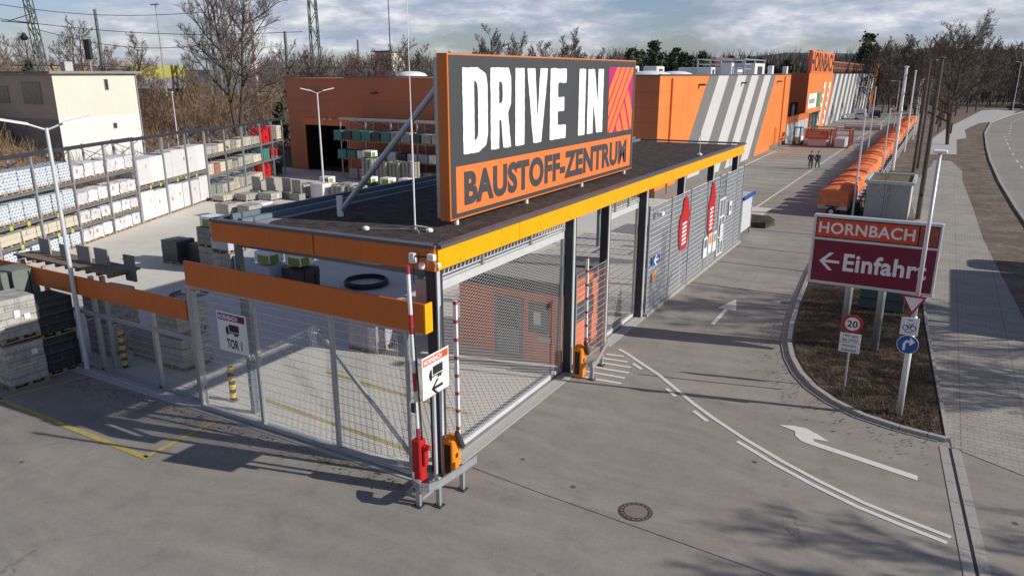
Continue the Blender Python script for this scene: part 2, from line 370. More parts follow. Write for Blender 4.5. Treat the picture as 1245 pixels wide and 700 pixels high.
def m_brickprint(name, c1, c2, mortar, w, h, ms, rand=0., vec='Object', off=.5):
    m, nt, b = new_mat(name)
    tc = N(nt, 'ShaderNodeTexCoord'); sp = N(nt, 'ShaderNodeSeparateXYZ'); L(nt, tc.outputs[vec], sp.inputs[0])
    ad = N(nt, 'ShaderNodeMath', operation='ADD'); L(nt, sp.outputs[0], ad.inputs[0]); L(nt, sp.outputs[1], ad.inputs[1])
    cb = N(nt, 'ShaderNodeCombineXYZ'); L(nt, ad.outputs[0], cb.inputs[0]); L(nt, sp.outputs[2], cb.inputs[1])
    br = N(nt, 'ShaderNodeTexBrick', Scale=1.); br.offset = off; br.inputs['Mortar Size'].default_value = ms; br.inputs['Brick Width'].default_value = w; br.inputs['Row Height'].default_value = h
    br.inputs['Color1'].default_value = (*c1,1); br.inputs['Color2'].default_value = (*c2,1); br.inputs['Mortar'].default_value = (*mortar,1)
    L(nt, cb.outputs[0], br.inputs['Vector'])
    n = N(nt, 'ShaderNodeTexNoise', Scale=6., Detail=4.); L(nt, tc.outputs[vec], n.inputs['Vector'])
    r = ramp(nt, [(.3,(.8,.8,.8)),(.7,(1.18,1.18,1.18))]); L(nt, n.outputs[0], r.inputs[0])
    c = mixc(nt, 1., br.outputs['Color'], r.outputs[0], 'MULTIPLY'); L(nt, c, b.inputs['Base Color']); b.inputs['Roughness'].default_value = .6
    return m
M['layers_grey'] = m_brickprint('stacked grey kerb stones', (.33,.325,.295), (.40,.39,.355), (.13,.125,.115), .6, .22, .008)
M['layers_dark'] = m_brickprint('stacked black kerb stones', (.022,.028,.032), (.03,.036,.04), (.075,.085,.09), .6, .3, .012)
M['print_blue'] = m_brickprint('blue printed film', (.16,.24,.34), (.28,.35,.43), (.54,.56,.585), .21, .16, .04, off=.5)
M['purple_print'] = m_brickprint('lilac brick print', (.28,.26,.33), (.34,.31,.38), (.42,.40,.45), .5, .12, .012)
M['cube_stone'] = m_brickprint('stacked cobble columns', (.34,.33,.29), (.44,.42,.37), (.10,.10,.09), .3, .12, .02)

def m_bands(name, c1, c2, step, frac, off=0.):
    m, nt, b = new_mat(name)
    tc = N(nt, 'ShaderNodeTexCoord'); sp = N(nt, 'ShaderNodeSeparateXYZ'); L(nt, tc.outputs['Object'], sp.inputs[0])
    a = N(nt, 'ShaderNodeMath', operation='MULTIPLY_ADD'); L(nt, sp.outputs[2], a.inputs[0]); a.inputs[1].default_value = 1/step; a.inputs[2].default_value = off
    f = N(nt, 'ShaderNodeMath', operation='FRACT'); L(nt, a.outputs[0], f.inputs[0])
    l = N(nt, 'ShaderNodeMath', operation='LESS_THAN'); L(nt, f.outputs[0], l.inputs[0]); l.inputs[1].default_value = frac
    L(nt, mixc(nt, l.outputs[0], c1, c2), b.inputs['Base Color']); b.inputs['Roughness'].default_value = .45
    return m
M['arm_bands'] = m_bands('red and white barrier arm', (.74,.74,.73), (.42,.03,.05), 1.3, .33, .1)
M['arm_dashes'] = m_bands('white barrier arm with red dashes', (.74,.74,.73), (.45,.06,.08), .42, .2, .1)
M['arm_bands2'] = m_bands('red and white banded mast', (.6,.58,.55), (.30,.06,.04), 2.4, .5)
M['bollard_bands'] = m_bands('yellow and black bollard', (.78,.48,.02), (.02,.02,.02), .26, .45)

# ------------------------------------------------------------------ text on surfaces
def text_pts(s, bold=.02, res=4):
    cu = bpy.data.curves.new('tmp', 'FONT'); cu.body = s; cu.offset = bold; cu.resolution_u = res; cu.space_character = 1.06; cu.fill_mode = 'FRONT'
    o = bpy.data.objects.new('tmp', cu); COL.objects.link(o)
    dg = bpy.context.evaluated_depsgraph_get(); me = o.evaluated_get(dg).to_mesh()
    v = [tuple(x.co) for x in me.vertices]; f = [tuple(p.vertices) for p in me.polygons]
    o.evaluated_get(dg).to_mesh_clear(); bpy.data.objects.remove(o); bpy.data.curves.remove(cu)
    return v, f
def fit(v, u0, u1, w0, w1):
    xs = [p[0] for p in v]; ys = [p[1] for p in v]; a, b, c, d = min(xs), max(xs), min(ys), max(ys)
    return [(u0+(p[0]-a)/(b-a)*(u1-u0), w0+(p[1]-c)/(d-c)*(w1-w0)) for p in v]
def on_plane(pts, origin, ux, uy):
    o = Vector(origin); a = Vector(ux); b = Vector(uy)
    return [tuple(o+a*p[0]+b*p[1]) for p in pts]
def lettering(s, rect, origin, ux, uy, mb=None, bold=.02):
    mb = mb or MB(); v, f = text_pts(s, bold); p = on_plane(fit(v, *rect), origin, ux, uy)
    n = len(mb.v); mb.v += p; mb.f += [tuple(n+i for i in x) for x in f]; return mb
def curve_fill(loops):
    cu = bpy.data.curves.new('tmp', 'CURVE'); cu.dimensions = '2D'; cu.fill_mode = 'BOTH'
    for lp in loops:
        sp = cu.splines.new('POLY'); sp.points.add(len(lp)-1); sp.use_cyclic_u = True
        for i, (x, y) in enumerate(lp): sp.points[i].co = (x, y, 0, 1)
    o = bpy.data.objects.new('tmp', cu); COL.objects.link(o)
    dg = bpy.context.evaluated_depsgraph_get(); me = o.evaluated_get(dg).to_mesh()
    v = [tuple(x.co) for x in me.vertices]; f = [tuple(p.vertices) for p in me.polygons]
    o.evaluated_get(dg).to_mesh_clear(); bpy.data.objects.remove(o); bpy.data.curves.remove(cu)
    return v, f
def shape2(mb, pts, origin, ux, uy):
    mb.poly(on_plane(pts, origin, ux, uy)); return mb
def disc2(mb, cx, cy, r, origin, ux, uy, n=28, r2=None):
    if r2 is None:
        return shape2(mb, [(cx+r*math.cos(2*math.pi*i/n), cy+r*math.sin(2*math.pi*i/n)) for i in range(n)], origin, ux, uy)
    for i in range(n):
        a, b = 2*math.pi*i/n, 2*math.pi*(i+1)/n
        shape2(mb, [(cx+r*math.cos(a),cy+r*math.sin(a)),(cx+r*math.cos(b),cy+r*math.sin(b)),(cx+r2*math.cos(b),cy+r2*math.sin(b)),(cx+r2*math.cos(a),cy+r2*math.sin(a))], origin, ux, uy)
    return mb
LET = {
 'D': [[(0,0),(.62,0),(.93,.08),(1,.2),(1,.8),(.93,.93),(.62,1),(0,1)], [(.45,.14),(.45,.86),(.57,.82),(.6,.7),(.6,.3),(.57,.18)]],
 'R': [[(0,0),(.40,0),(.40,.36),(.50,.36),(.60,0),(1,0),(.84,.44),(1,.56),(1,.88),(.88,1),(0,1)], [(.40,.56),(.40,.84),(.56,.82),(.58,.70),(.56,.58)]],
 'I': [[(0,0),(1,0),(1,1),(0,1)]],
 'V': [[(.30,0),(.70,0),(1,1),(.62,1),(.5,.36),(.38,1),(0,1)]],
 'E': [[(0,0),(1,0),(1,.2),(.48,.2),(.48,.40),(.88,.40),(.88,.60),(.48,.60),(.48,.80),(1,.80),(1,1),(0,1)]],
 'N': [[(0,0),(.37,0),(.37,.50),(.60,0),(1,0),(1,1),(.64,1),(.64,.50),(.40,1),(0,1)]],
}
def rough_letter(ch, u0, u1, v0, v1, rnd):
    loops = []
    for lp in LET[ch]:
        p = [(u0+x*(u1-u0), v0+y*(v1-v0)) for x, y in lp]
        q = []
        for i in range(len(p)):                      # subdivide and jitter
            a, b = p[i], p[(i+1)%len(p)]; d = math.dist(a, b); k = max(1, int(d/.09))
            for j in range(k):
                t = j/k; jit = .012 if 0 < j else 0
                q.append((a[0]+(b[0]-a[0])*t+rnd.uniform(-jit,jit), a[1]+(b[1]-a[1])*t+rnd.uniform(-jit,jit)))
        for _ in range(2):
            r = []
            for i in range(len(q)):
                a, b = q[i], q[(i+1)%len(q)]
                r += [(a[0]*.75+b[0]*.25, a[1]*.75+b[1]*.25), (a[0]*.25+b[0]*.75, a[1]*.25+b[1]*.75)]
            q = r
        loops.append(q)
    return curve_fill(loops)
def truck_icon(mb, c, s, o, ux, uy, flip=False):
    """black lorry seen from the side, cab on the left"""
    def S(pts): shape2(mb, [(c[0]+x*s, c[1]+y*s) for x, y in pts], o, ux, uy)
    S([(-.28,.02),(.62,.02),(.62,.50),(-.28,.50)])
    S([(-.62,-.10),(.60,-.10),(.60,-.03),(-.62,-.03)])
    S([(-.62,-.028),(-.36,-.028),(-.36,.36),(-.50,.36),(-.62,.16)])
    for x in (-.46, .22, .42): disc2(mb, c[0]+x*s, c[1]-.16*s, .095*s, o, ux, uy, 14)
def arrow_left(mb, c, s, o, ux, uy, t=.16):
    x, y = c
    shape2(mb, [(x-.30*s,y-t*s/2),(x+.5*s,y-t*s/2),(x+.5*s,y+t*s/2),(x-.30*s,y+t*s/2)], o, ux, uy)
    for sg in (1, -1):
        p = [(x-.5*s,y),(x-.02*s,y+sg*.42*s),(x+.18*s,y+sg*.42*s),(x-.30*s,y)]
        shape2(mb, p if sg > 0 else p[::-1], (o[0],o[1],o[2]) , ux, uy)

# ------------------------------------------------------------------ camera, light, world
cam = bpy.data.cameras.new('camera'); co = bpy.data.objects.new('camera', cam); COL.objects.link(co)
co.location = (0,0,9); co.rotation_euler = (R(90-16.113), 0, R(29.684))
cam.sensor_width = 36; cam.lens = 900/1245*36; cam.clip_end = 6000; cam.clip_start = .1
scene.camera = co
SUN_EL, SX, SY = 26., 1., .25
sd = Vector((SX, SY, 0)).normalized(); sv = Vector((sd.x*math.cos(R(SUN_EL)), sd.y*math.cos(R(SUN_EL)), math.sin(R(SUN_EL))))
sl = bpy.data.lights.new('sun', 'SUN'); sl.energy = 5.0; sl.angle = R(.5); sl.color = (1, .94, .85)
so = bpy.data.objects.new('sun', sl); COL.objects.link(so); so.location = (30,10,40)
so.rotation_euler = sv.to_track_quat('Z', 'Y').to_euler()
w = bpy.data.worlds.new('World'); scene.world = w; w.use_nodes = True
nt = w.node_tree; bg = nt.nodes['Background']
sky = N(nt, 'ShaderNodeTexSky', sky_type='NISHITA'); sky.sun_disc = False; sky.sun_elevation = R(SUN_EL)
sky.sun_rotation = math.atan2(sv.x, sv.y); sky.air_density = 1.3; sky.dust_density = .6; sky.ozone_density = 2.5; sky.altitude = 50
tc = N(nt, 'ShaderNodeTexCoord'); mp = N(nt, 'ShaderNodeMapping'); mp.inputs['Scale'].default_value = (3.6,3.6,13.); L(nt, tc.outputs['Generated'], mp.inputs[0]); mp.inputs['Location'].default_value = (3.3, 1.7, 0)
cn = N(nt, 'ShaderNodeTexNoise', Scale=1.7, Detail=9., Roughness=.58, Distortion=.35); L(nt, mp.outputs[0], cn.inputs['Vector'])
cn2 = N(nt, 'ShaderNodeTexNoise', Scale=4.2, Detail=7., Roughness=.6, Distortion=.2); L(nt, mp.outputs[0], cn2.inputs['Vector'])
cr = ramp(nt, [(.38,(0,0,0)),(.58,(1,1,1))]); L(nt, cn.outputs[0], cr.inputs[0])
cc = ramp(nt, [(.34,(3.7,4.45,5.8)),(.48,(5.5,5.9,6.9)),(.62,(8.3,8.4,8.9))]); L(nt, cn2.outputs[0], cc.inputs[0])
tint = mixc(nt, 1., sky.outputs[0], (.70,.80,1.22), 'MULTIPLY')
sz_ = N(nt, 'ShaderNodeSeparateXYZ'); L(nt, tc.outputs['Generated'], sz_.inputs[0])
fade = N(nt, 'ShaderNodeMapRange'); fade.inputs['From Min'].default_value = .15; fade.inputs['From Max'].default_value = .6; fade.inputs['To Min'].default_value = 1.; fade.inputs['To Max'].default_value = .25
L(nt, sz_.outputs[2], fade.inputs['Value']); cf = N(nt, 'ShaderNodeMath', operation='MULTIPLY'); L(nt, cr.outputs[0], cf.inputs[0]); L(nt, fade.outputs[0], cf.inputs[1])
dk = N(nt, 'ShaderNodeMapRange'); dk.inputs['From Min'].default_value = .12; dk.inputs['From Max'].default_value = .5; dk.inputs['To Min'].default_value = 1.; dk.inputs['To Max'].default_value = .58
L(nt, sz_.outputs[2], dk.inputs['Value']); dv = N(nt, 'ShaderNodeVectorMath', operation='SCALE')
L(nt, mixc(nt, cf.outputs[0], tint, cc.outputs[0]), dv.inputs[0]); L(nt, dk.outputs[0], dv.inputs['Scale']); lp = dv.outputs[0]
L(nt, lp, bg.inputs['Color']); bg.inputs['Strength'].default_value = .100
scene.view_settings.view_transform = 'Standard'; scene.view_settings.look = 'None'; scene.view_settings.exposure = 0
scene.render.engine = 'CYCLES'

# ------------------------------------------------------------------ the setting
g = MB(); g.quad((-3000,-400,-.02),(3000,-400,-.02),(3000,5000,-.02),(-3000,5000,-.02)); struct('ground', g, M['base_ground'])
g = MB(); g.poly([(-62,-12,0),(12,-12,0),(12,14.6,0),(1.25,20.1,0),(.9,60,0),(-2.2,70,0),(-3.3,175,0),(-3.0,262,0),(-40,262,0),(-40,54,0),(-62,54,0)]); struct('asphalt_forecourt', g, M['asphalt'])
g = MB(); g.poly([(-62,12.52,.006),(-9.55,12.52,.006),(-9.55,53.4,.006),(-62,53.45,.006)]); struct('yard_floor', g, M['yard'])
# gate sill and sliding-gate track
g = MB(); g.box(-9.28,-8.92,13.1,19.6,.0,.014); g.box(-9.28,-8.92,22.4,26.2,0,.014); struct('gate_sill', g, M['concrete'])
g = MB(); g.box(-24.5,-9.0,12.02,12.50,0,.03); g.box(-24.5,-9.0,12.2,12.26,.03,.055); struct('gate_track', g, M['concrete'])
# footpath, verge, road on the right
pr = [(3.9,29.5),(3.27,40.96),(2.85,49.14),(2.58,61.6),(2.13,75.9),(2.2,84),(1.25,93),(-.38,93.2)]
g = MB(); g.poly([(1.3,20.0,.012),(12,14.6,.012),(12,24,.012)]+[(x,y,.012) for x,y in pr]+[(-.45,88.25,.012),(-1.64,70.9,.012),(-2.3,70.9,.012),(-.55,53,.012),(.52,30.5,.012)]); struct('footpath', g, M['pavers'])
g = MB(); g.poly([(x,y,.012) for x,y in [(-1.4,100),(1.83,101.1),(1.95,124.4),(3.2,128.3),(3.3,148),(5.8,168.7),(8.6,176),(12.9,204),(15.5,228),(12.0,235),(8,228),(4.4,190),(.6,150),(-1.0,126.8)]]); struct('footpath_far', g, M['concrete'])
g = MB(); g.poly([(1.25,20.1,.002),(12,14.6,.002),(60,14,.002),(60,300,.002),(-3.3,300,.002),(-3.3,175,.002),(-2.2,70,.002),(.9,60,.002)]); struct('verge', g, M['verge'])
cl = [(6.6,20),(6.2,35),(5.5,52),(5.2,62),(4.95,77),(4.95,95),(5.2,112),(5.9,140),(7.9,172),(11.5,198),(16.5,224),(27,246),(60,262),(130,275)]
cr_ = [(15,20),(14.5,35),(14,52),(13.7,62),(13.5,77),(13.6,95),(14.2,112),(16,140),(19.5,165),(25,188),(33,205),(45,220),(75,238),(140,252)]
g = MB()
for (a,b),(c,d) in zip(zip(cl[:-1],cl[1:]),zip(cr_[:-1],cr_[1:])): g.quad((*a,.006),(*c,.006),(*d,.006),(*b,.006))
g.quad((-3.0,236,.006),(19,232,.006),(27,246,.006),(-3.0,250,.006))
struct('road', g, M['asphalt'])
g = MB()
for a,b in zip(cl[:-2],cl[1:-1]): g.bar((*a,.05),(*b,.05),.22,.14)
struct('road_kerb', g, M['kerb'])
g = MB()
for i in range(len(cl)-3):
    (x0,y0),(x1,y1) = cl[i],cl[i+1]; n = max(1,int((y1-y0)/6))
    for k in range(n):
        ta, tb = k/n, k/n+2.6/(y1-y0); off = 2.4 if y0 < 120 else 3.2
        g.quad((x0+(x1-x0)*ta+off,y0+(y1-y0)*ta,.012),(x0+(x1-x0)*ta+off+.14,y0+(y1-y0)*ta,.012),(x0+(x1-x0)*tb+off+.14,y0+(y1-y0)*tb,.012),(x0+(x1-x0)*tb+off,y0+(y1-y0)*tb,.012))
struct('road_marking', g, M['marking'])
# planted island with kerb
isl = [(1.17,20.3),(.75,20.35),(.1,20.45),(-.8,20.75),(-1.6,21.35),(-2.25,22.1),(-2.8,23.1),(-3.25,24.3),(-3.62,25.8),(-3.9,28),(-4.15,30.9),(-4.5,36.5),(-4.75,44),(-4.8,51),(-4.8,53)]
g = MB(); g.poly([(x+.16,y+.1,.07) for x,y in isl]+[(-.75,53,.07),(.38,30.5,.07),(1.17,20.5,.07)]); struct('planting_island', g, M['soil'])
g = MB()
for a,b in zip(isl[:-1],isl[1:]):
    A, B = Vector((*a,.055)), Vector((*b,.055)); n = max(1,round((B-A).length/.9)); gp = (B-A).normalized()*.010
    for k in range(n): g.bar(A.lerp(B,k/n)+gp,A.lerp(B,(k+1)/n)-gp,.15,.12)
    A, B = Vector((a[0]-.16,a[1]-.05,.014)), Vector((b[0]-.16,b[1]-.05,.014)); n = max(1,round((B-A).length/.45)); gp = (B-A).normalized()*.006
    for k in range(n): g.bar(A.lerp(B,k/n)+gp,A.lerp(B,(k+1)/n)-gp,.2,.03)
g.bar((1.2,20.3,.05),(.46,30.5,.05),.09,.11); g.bar((.46,30.5,.05),(-.68,53,.05),.09,.11)
struct('island_kerb', g, M['kerb'])
g = MB(); g.poly([(x,y,.02) for x,y in [(-4.7,53),(-.7,53),(-1.9,70),(-2.4,90),(-2.6,175),(-3.2,175),(-4.3,75)]]); struct('flower_bed', g, M['verge'])
# drainage channel
g = MB()
for k in range(9):
    y0, y1 = 19.95-k*.92, 19.95-(k+1)*.92+.015; x0, x1 = 1.02+(19.95-y0)*.085, 1.02+(19.95-y1)*.085
    for dx in (0,.27): g.extr([(x0+dx,y0,0),(x1+dx,y1,0),(x1+dx+.2,y1,0),(x0+dx+.2,y0,0)],(0,0,.012))
struct('drain_kerb', g, M['kerb'])
g = MB(); g.quad((1.02+.2,19.95,.008),(1.02+.27,19.95,.008),(1.02+.27+.7,11.7,.008),(1.02+.2+.7,11.7,.008)); struct('drain_slot', g, M['black'])
# painted markings
g = MB()
wl = [(-8.55,22.35),(-8.1,22.05),(-7.5,21.55),(-6.66,20.89),(-5.9,20.15),(-5.1,19.35),(-4.26,18.62),(-3.3,17.88),(-2.3,17.2),(-1.35,16.65),(-.37,16.18),(.5,15.9),(1.28,15.68)]
def line(g, pts, wdt, z=.010):
    for a,b in zip(pts[:-1],pts[1:]):
        d = Vector((b[0]-a[0],b[1]-a[1],0)).normalized(); n = Vector((-d.y,d.x,0))*wdt/2
        p = [Vector((*a,z))-n,Vector((*a,z))+n,Vector((*b,z))+n,Vector((*b,z))-n]; g.quad(*p)
line(g, wl, .12)
def offs(pts, o):
    r = []
    for i,(x,y) in enumerate(pts):
        a = pts[max(0,i-1)]; b = pts[min(len(pts)-1,i+1)]; d = Vector((b[0]-a[0],b[1]-a[1])).normalized(); r.append((x+d.y*o, y-d.x*o))
    return r
w2 = offs(wl, .26); line(g, w2[7:], .12)
for a,b in ((2,3),(4,5)): line(g, [w2[a],((w2[a][0]+w2[b][0])/2,(w2[a][1]+w2[b][1])/2)], .12)
line(g, [((w2[5][0]*.6+w2[6][0]*.4),(w2[5][1]*.6+w2[6][1]*.4)),w2[6]], .12)
for k,(x0,x1,y) in enumerate(((-8.75,-8.15,21.75),(-8.75,-7.85,21.35),(-8.7,-7.6,20.95),(-8.7,-7.5,20.5),(-8.75,-7.45,20.05),(-8.55,-7.4,19.6))): g.quad((x0,y,.010),(x0,y-.12,.010),(x1,y-.02,.010),(x1,y+.10,.010))
# left-turn arrow
g.poly([(x,y,.010) for x,y in [(.61,18.04),(-1.74,18.61),(-1.83,18.41),(.61,17.80)]])
g.poly([(x,y,.011) for x,y in [(-2.71,19.15),(-2.28,18.98),(-2.22,18.70),(-2.04,18.49),(-1.83,18.41),(-1.74,18.61),(-1.80,18.76),(-1.40,18.79),(-1.73,19.08),(-2.05,19.30),(-2.38,19.28)]])
# straight arrow
g.quad((-6.55,26.5,.010),(-6.40,26.5,.010),(-6.42,28.9,.010),(-6.57,28.9,.010)); g.poly([(-6.85,28.6,.011),(-6.1,28.6,.011),(-6.48,30.2,.011)])
# parking bays
line(g, [(-10.62,49.7),(-10.45,102)], .14); line(g, [(-16.9,52),(-17.2,95)], .16); line(g, [(-10.45,110),(-10.35,190)], .12)
for k in range(17): y = 50.5+k*2.65; line(g, [(-16.9,y+.1),(-10.6,y)], .10)
struct('painted_lines', g, M['marking'])
g = MB()
line(g, [(-27,9.75),(-15.75,9.66)], .16); line(g, [(-22.55,9.7),(-21.9,12.0)], .12); line(g, [(-15.85,9.66),(-15.95,12.0)], .13)
line(g, [(-9.9,13.1),(-16.2,13.5)], .14); line(g, [(-10.2,15.6),(-15.8,15.9)], .14); line(g, [(-10.0,19.2),(-13.4,19.3)], .12)
struct('yellow_lines', g, M['yellow_mark'])
g = MB()
line(g, [(-9.0,13.25),(-6.64,13.03),(-1.57,12.67),(2,12.3)], .014, .009); line(g, [(-7.2,20.6),(-5.9,20.9),(-3.1,21.6)], .03, .009)
for y in (45.3,40.2,36.3,31.8): line(g, [(-8.9,y),(-4.6,y+.1)], .05, .009)
struct('tarmac_joint', g, M['rubber'])

# terrain rising on the left: old embankment beyond the yard rack
RX, RY, EX, EY, NX, NY = -39.97, 22.88, -.436, .900, -.900, -.436
def rk(t, d, z=0.): return (RX+EX*t+NX*d, RY+EY*t+NY*d, z)
def terr(t, d):
    s = max(0, min(1, (d-14)/26)); z = s*s*(3-2*s)*6.3
    z += (mnoise.noise(Vector((t*.07,d*.07,3)))*1.1+mnoise.noise(Vector((t*.25,d*.25,7)))*.35)*min(1, max(0,(d-10)/12))
    return z-.03
g = MB(); nt_, nd = 70, 60
for i in range(nt_+1):
    for j in range(nd+1):
        t = -45+i*3.2; d = 6+(j/nd)**1.5*250; g.v.append((RX+EX*t+NX*d, RY+EY*t+NY*d, terr(t,d)))
for i in range(nt_):
    for j in range(nd): a = i*(nd+1)+j; g.f.append((a,a+nd+1,a+nd+2,a+1))
struct('embankment', g, M['leaf_litter'], smooth=True)
# distant ridge
g = MB(); n = 90
for i in range(n+1):
    az = -45+i*100/n; h = 6+16*max(0,min(1,(az-8)/12))+6*mnoise.noise(Vector((az*.12,0,0)))+2.4*mnoise.noise(Vector((az*1.4,5,0)))
    for d,z in ((760,0),(820,h*.75),(900,h),(1500,0)): g.v.append((*pol(az,d),z+ (9 if z>0 else 0)))
for i in range(n):
    for j in range(3): a = i*4+j; g.f.append((a,a+4,a+5,a+1))
struct('hills', g, M['hill'])

# ------------------------------------------------------------------ gate canopy building
CX = -8.92
root = thing('gate_canopy', 'flat roofed steel gate canopy with orange fascia in sunlit and shaded tones carrying the huge sign', 'canopy', (CX,12.45,0))
FR, FL, BL, BR = (CX,12.45), (-15.55,12.15), (-15.25,40.0), (CX,40.3)
m = MB(); m.poly([(FR[0]-.16,FR[1]+.16,5.42),(BR[0]-.16,BR[1]-.16,5.42),(BL[0]+.55,BL[1]-.16,5.42),(FL[0]+1.1,FL[1]+.9,5.42),(FL[0]+1.6,FL[1]+.2,5.42)]); m.build('roof_gravel', M['gravel'], root)
m = MB(); m.extr([(FR[0]-.05,FR[1]+.05,5.2),(BR[0]-.05,BR[1]-.05,5.2),(BL[0]+.05,BL[1]-.05,5.2),(FL[0]+.05,FL[1]+.05,5.2)],(0,0,.205)); m.build('roof_slab', M['parapet_light'], root)
m = MB()
for a,b in ((FL,FR),(FR,BR),(BR,BL),(BL,FL)): m.bar((*a,5.50),(*b,5.50),.22,.07)
m.build('roof_edge_trim', M['roof_metal'], root)
m = MB(); m.bar((FL[0]+.35,FL[1]+.3,5.53),(BL[0]+.35,BL[1],5.53),.10,.2); m.bar((FL[0]+.65,FL[1]+.3,5.48),(BL[0]+.65,BL[1],5.48),.16,.12); m.build('roof_rail', M['blue_steel'], root)
ys = [12.45,16.0,20.2,24.6,28.2,32.2,36.3,40.3]
for a,b in zip(ys[:-1],ys[1:]):
    m = MB(); m.box(CX-.06,CX+.02,a+.008,b-.008,4.98,5.455); m.build('fascia_panel', M['orange_sunlit'], root)
fx = [0,.33,.66,1]
for a,b in ((0,.5),(.5,1)):
    p = Vector((FL[0],FL[1]-.05,5.215)).lerp(Vector((FR[0],FR[1]-.05,5.215)),a+.003); q = Vector((FL[0],FL[1]-.05,5.215)).lerp(Vector((FR[0],FR[1]-.05,5.215)),b-.003)
    m = MB(); m.bar(p,q,.07,.48); m.build('fascia_panel', M['orange_shaded'], root)
m = MB(); m.bar((FL[0]-.01,FL[1]+.03,5.215),(BL[0]-.01,BL[1],5.215),.06,.48); m.build('fascia_panel', M['orange_shaded'], root)
def hcol(m, x, y, z0, z1, w=.26):
    m.box(x-w/2,x+w/2,y-w/2,y-w/2+.03,z0,z1); m.box(x-w/2,x+w/2,y+w/2-.03,y+w/2,z0,z1); m.box(x-.012,x+.012,y-w/2+.03,y+w/2-.03,z0,z1)
for y in (12.75,19.75,22.45,26.05,30.6,35.2,39.9):
    m = MB(); m.box(-9.36,-9.10,y-.13,y+.13,.0,4.99); c = m.build('column', M['dark_steel'], root)
    m = MB(); m.box(-9.095,-9.06,y-.13,y-.02,.0,4.98); m.build('flange', M['zinc_light'], c)  # pale strip on the dark box paints the sunlit flange edge
for y in (12.75,20.5,28.5,36.5):
    m = MB(); m.box(-15.5,-15.36,y-.08,y+.08,0,5.0); m.build('column', M['blue_steel'], root)
m = MB()
for x in (-9.2,-14.9): m.bar((x,12.6,5.09),(x,40,5.09),.2,.2)
for y in (16,20.5,24.5,28.5,32.5,36.5): m.bar((-9.3,y,5.08),(-14.8,y,5.08),.16,.18)
m.build('roof_beam', M['dark_steel'], root)
m = MB(); m.tube((-15.3,12.75,4.83),(-9.4,12.75,4.83),.12,12); m.build('pipe', M['blue_steel'], root, smooth=True)
m = MB(); m.box(-9.75,-9.38,12.75,12.85,4.05,4.62); m.build('control_box', M['zinc'], root)

for y in (14.2,18.1,22.4,26.4,30.2,34.2,38.2):
    m = MB()
    for dy in (-.9,.9):
        for z in (5.06,5.38): m.box(CX+.021,CX+.026,y+dy-.012,y+dy+.012,z-.012,z+.012)
    m.build('bolts', M['dark_steel'], root)
# corner cameras
t = thing('security_camera', 'white camera and floodlight cluster fixed to the front corner of the fascia', 'camera', (-8.95,12.35,5.2))
m = MB(); m.bbox(-9.48,-9.33,12.18,12.32,5.14,5.36,.015); m.build('junction_box', M['white_paint'], t)
m = MB(); m.lathe([(.02,0),(.06,.02),(.07,.07),(.07,.12),(.03,.16)],14,(-9.18,12.24,5.02)); m.build('dome_camera', M['white_paint'], t, smooth=True)
m = MB(); m.bbox(-9.02,-8.84,12.20,12.32,5.24,5.38,.015); m.bbox(-8.88,-8.78,12.3,12.40,5.08,5.18,.015); m.build('floodlight', M['white_paint'], t)
m = MB(); m.path([(-9.36,12.2,5.12),(-9.37,12.2,4.75),(-9.33,12.2,4.68)],.012); m.tube((-9.4,12.2,5.3),(-8.95,12.28,5.3),.018,6); m.build('cable', M['black'], t)

# lightning rod on the roof
t = thing('lightning_rod', 'tall thin white lightning rod on the near end of the canopy roof', 'lightning rod', (-10.56,13.88,5.42))
m = MB(); m.tube((-10.56,13.88,5.45),(-10.56,13.88,8.0),.02,6); m.tube((-10.56,13.88,8.0),(-10.56,13.88,11.1),.012,6,.006); m.build('rod', M['white_paint'], t)
m = MB()
for a in (0,120,240): m.tube((-10.56,13.88,5.55),(-10.56+.4*math.cos(R(a+200)),13.88+.4*math.sin(R(a+200)),5.44),.015,5)
m.tube((-10.5,13.85,5.46),(-11.6,13.4,5.46),.012,5); m.build('tripod', M['zinc'], t)
m = MB(); m.lathe([(.09,0),(.09,.05),(.04,.08)],12,(-11.65,13.38,5.43)); m.lathe([(.09,0),(.09,.05),(.04,.08)],12,(-10.2,13.95,5.43)); m.build('foot_block', M['white_paint'], t)
t = thing('lightning_rod', 'short thin rod near the sunlit orange fascia at the far end of the canopy roof', 'lightning rod', (-9.5,34,5.42))
m = MB(); m.tube((-9.5,34,5.45),(-9.5,34,6.9),.015,6); m.build('rod', M['zinc_light'], t)
m = MB(); m.lathe([(.12,0),(.12,.06),(.04,.1)],12,(-9.5,34,5.43)); m.build('foot_block', M['white_paint'], t)

# ------------------------------------------------------------------ the big sign
SXF, Y0, Y1, Z0, Z1 = -10.03, 14.6, 26.72, 5.56, 9.46
sg = thing('rooftop_sign', 'giant charcoal and orange billboard reading DRIVE IN BAUSTOFF-ZENTRUM standing on the canopy roof', 'sign', (-10.15,14.6,5.42))
m = MB(); m.bbox(SXF-.30,SXF,Y0,Y1,Z0,Z1,.012); m.build('cabinet', M['orange'], sg)
m = MB(); m.box(SXF,SXF+.008,Y0+.05,Y1-.05,Z0+.05,Z1-.04); m.build('face', M['sign_black'], sg)
m = MB(); m.box(SXF-.42,SXF-.302,Y0+.05,Y1-.05,Z0+.05,Z1-.1); m.build('back_frame', M['zinc'], sg)
m = MB(); m.box(SXF+.0095,SXF+.013,14.86,26.46,5.72,6.85); m.build('orange_panel', M['sign_orange'], sg)
o3 = (SXF+.02,0,0); uy_, uz_ = (0,1,0), (0,0,1)
rnd = random.Random(3); mb = MB()
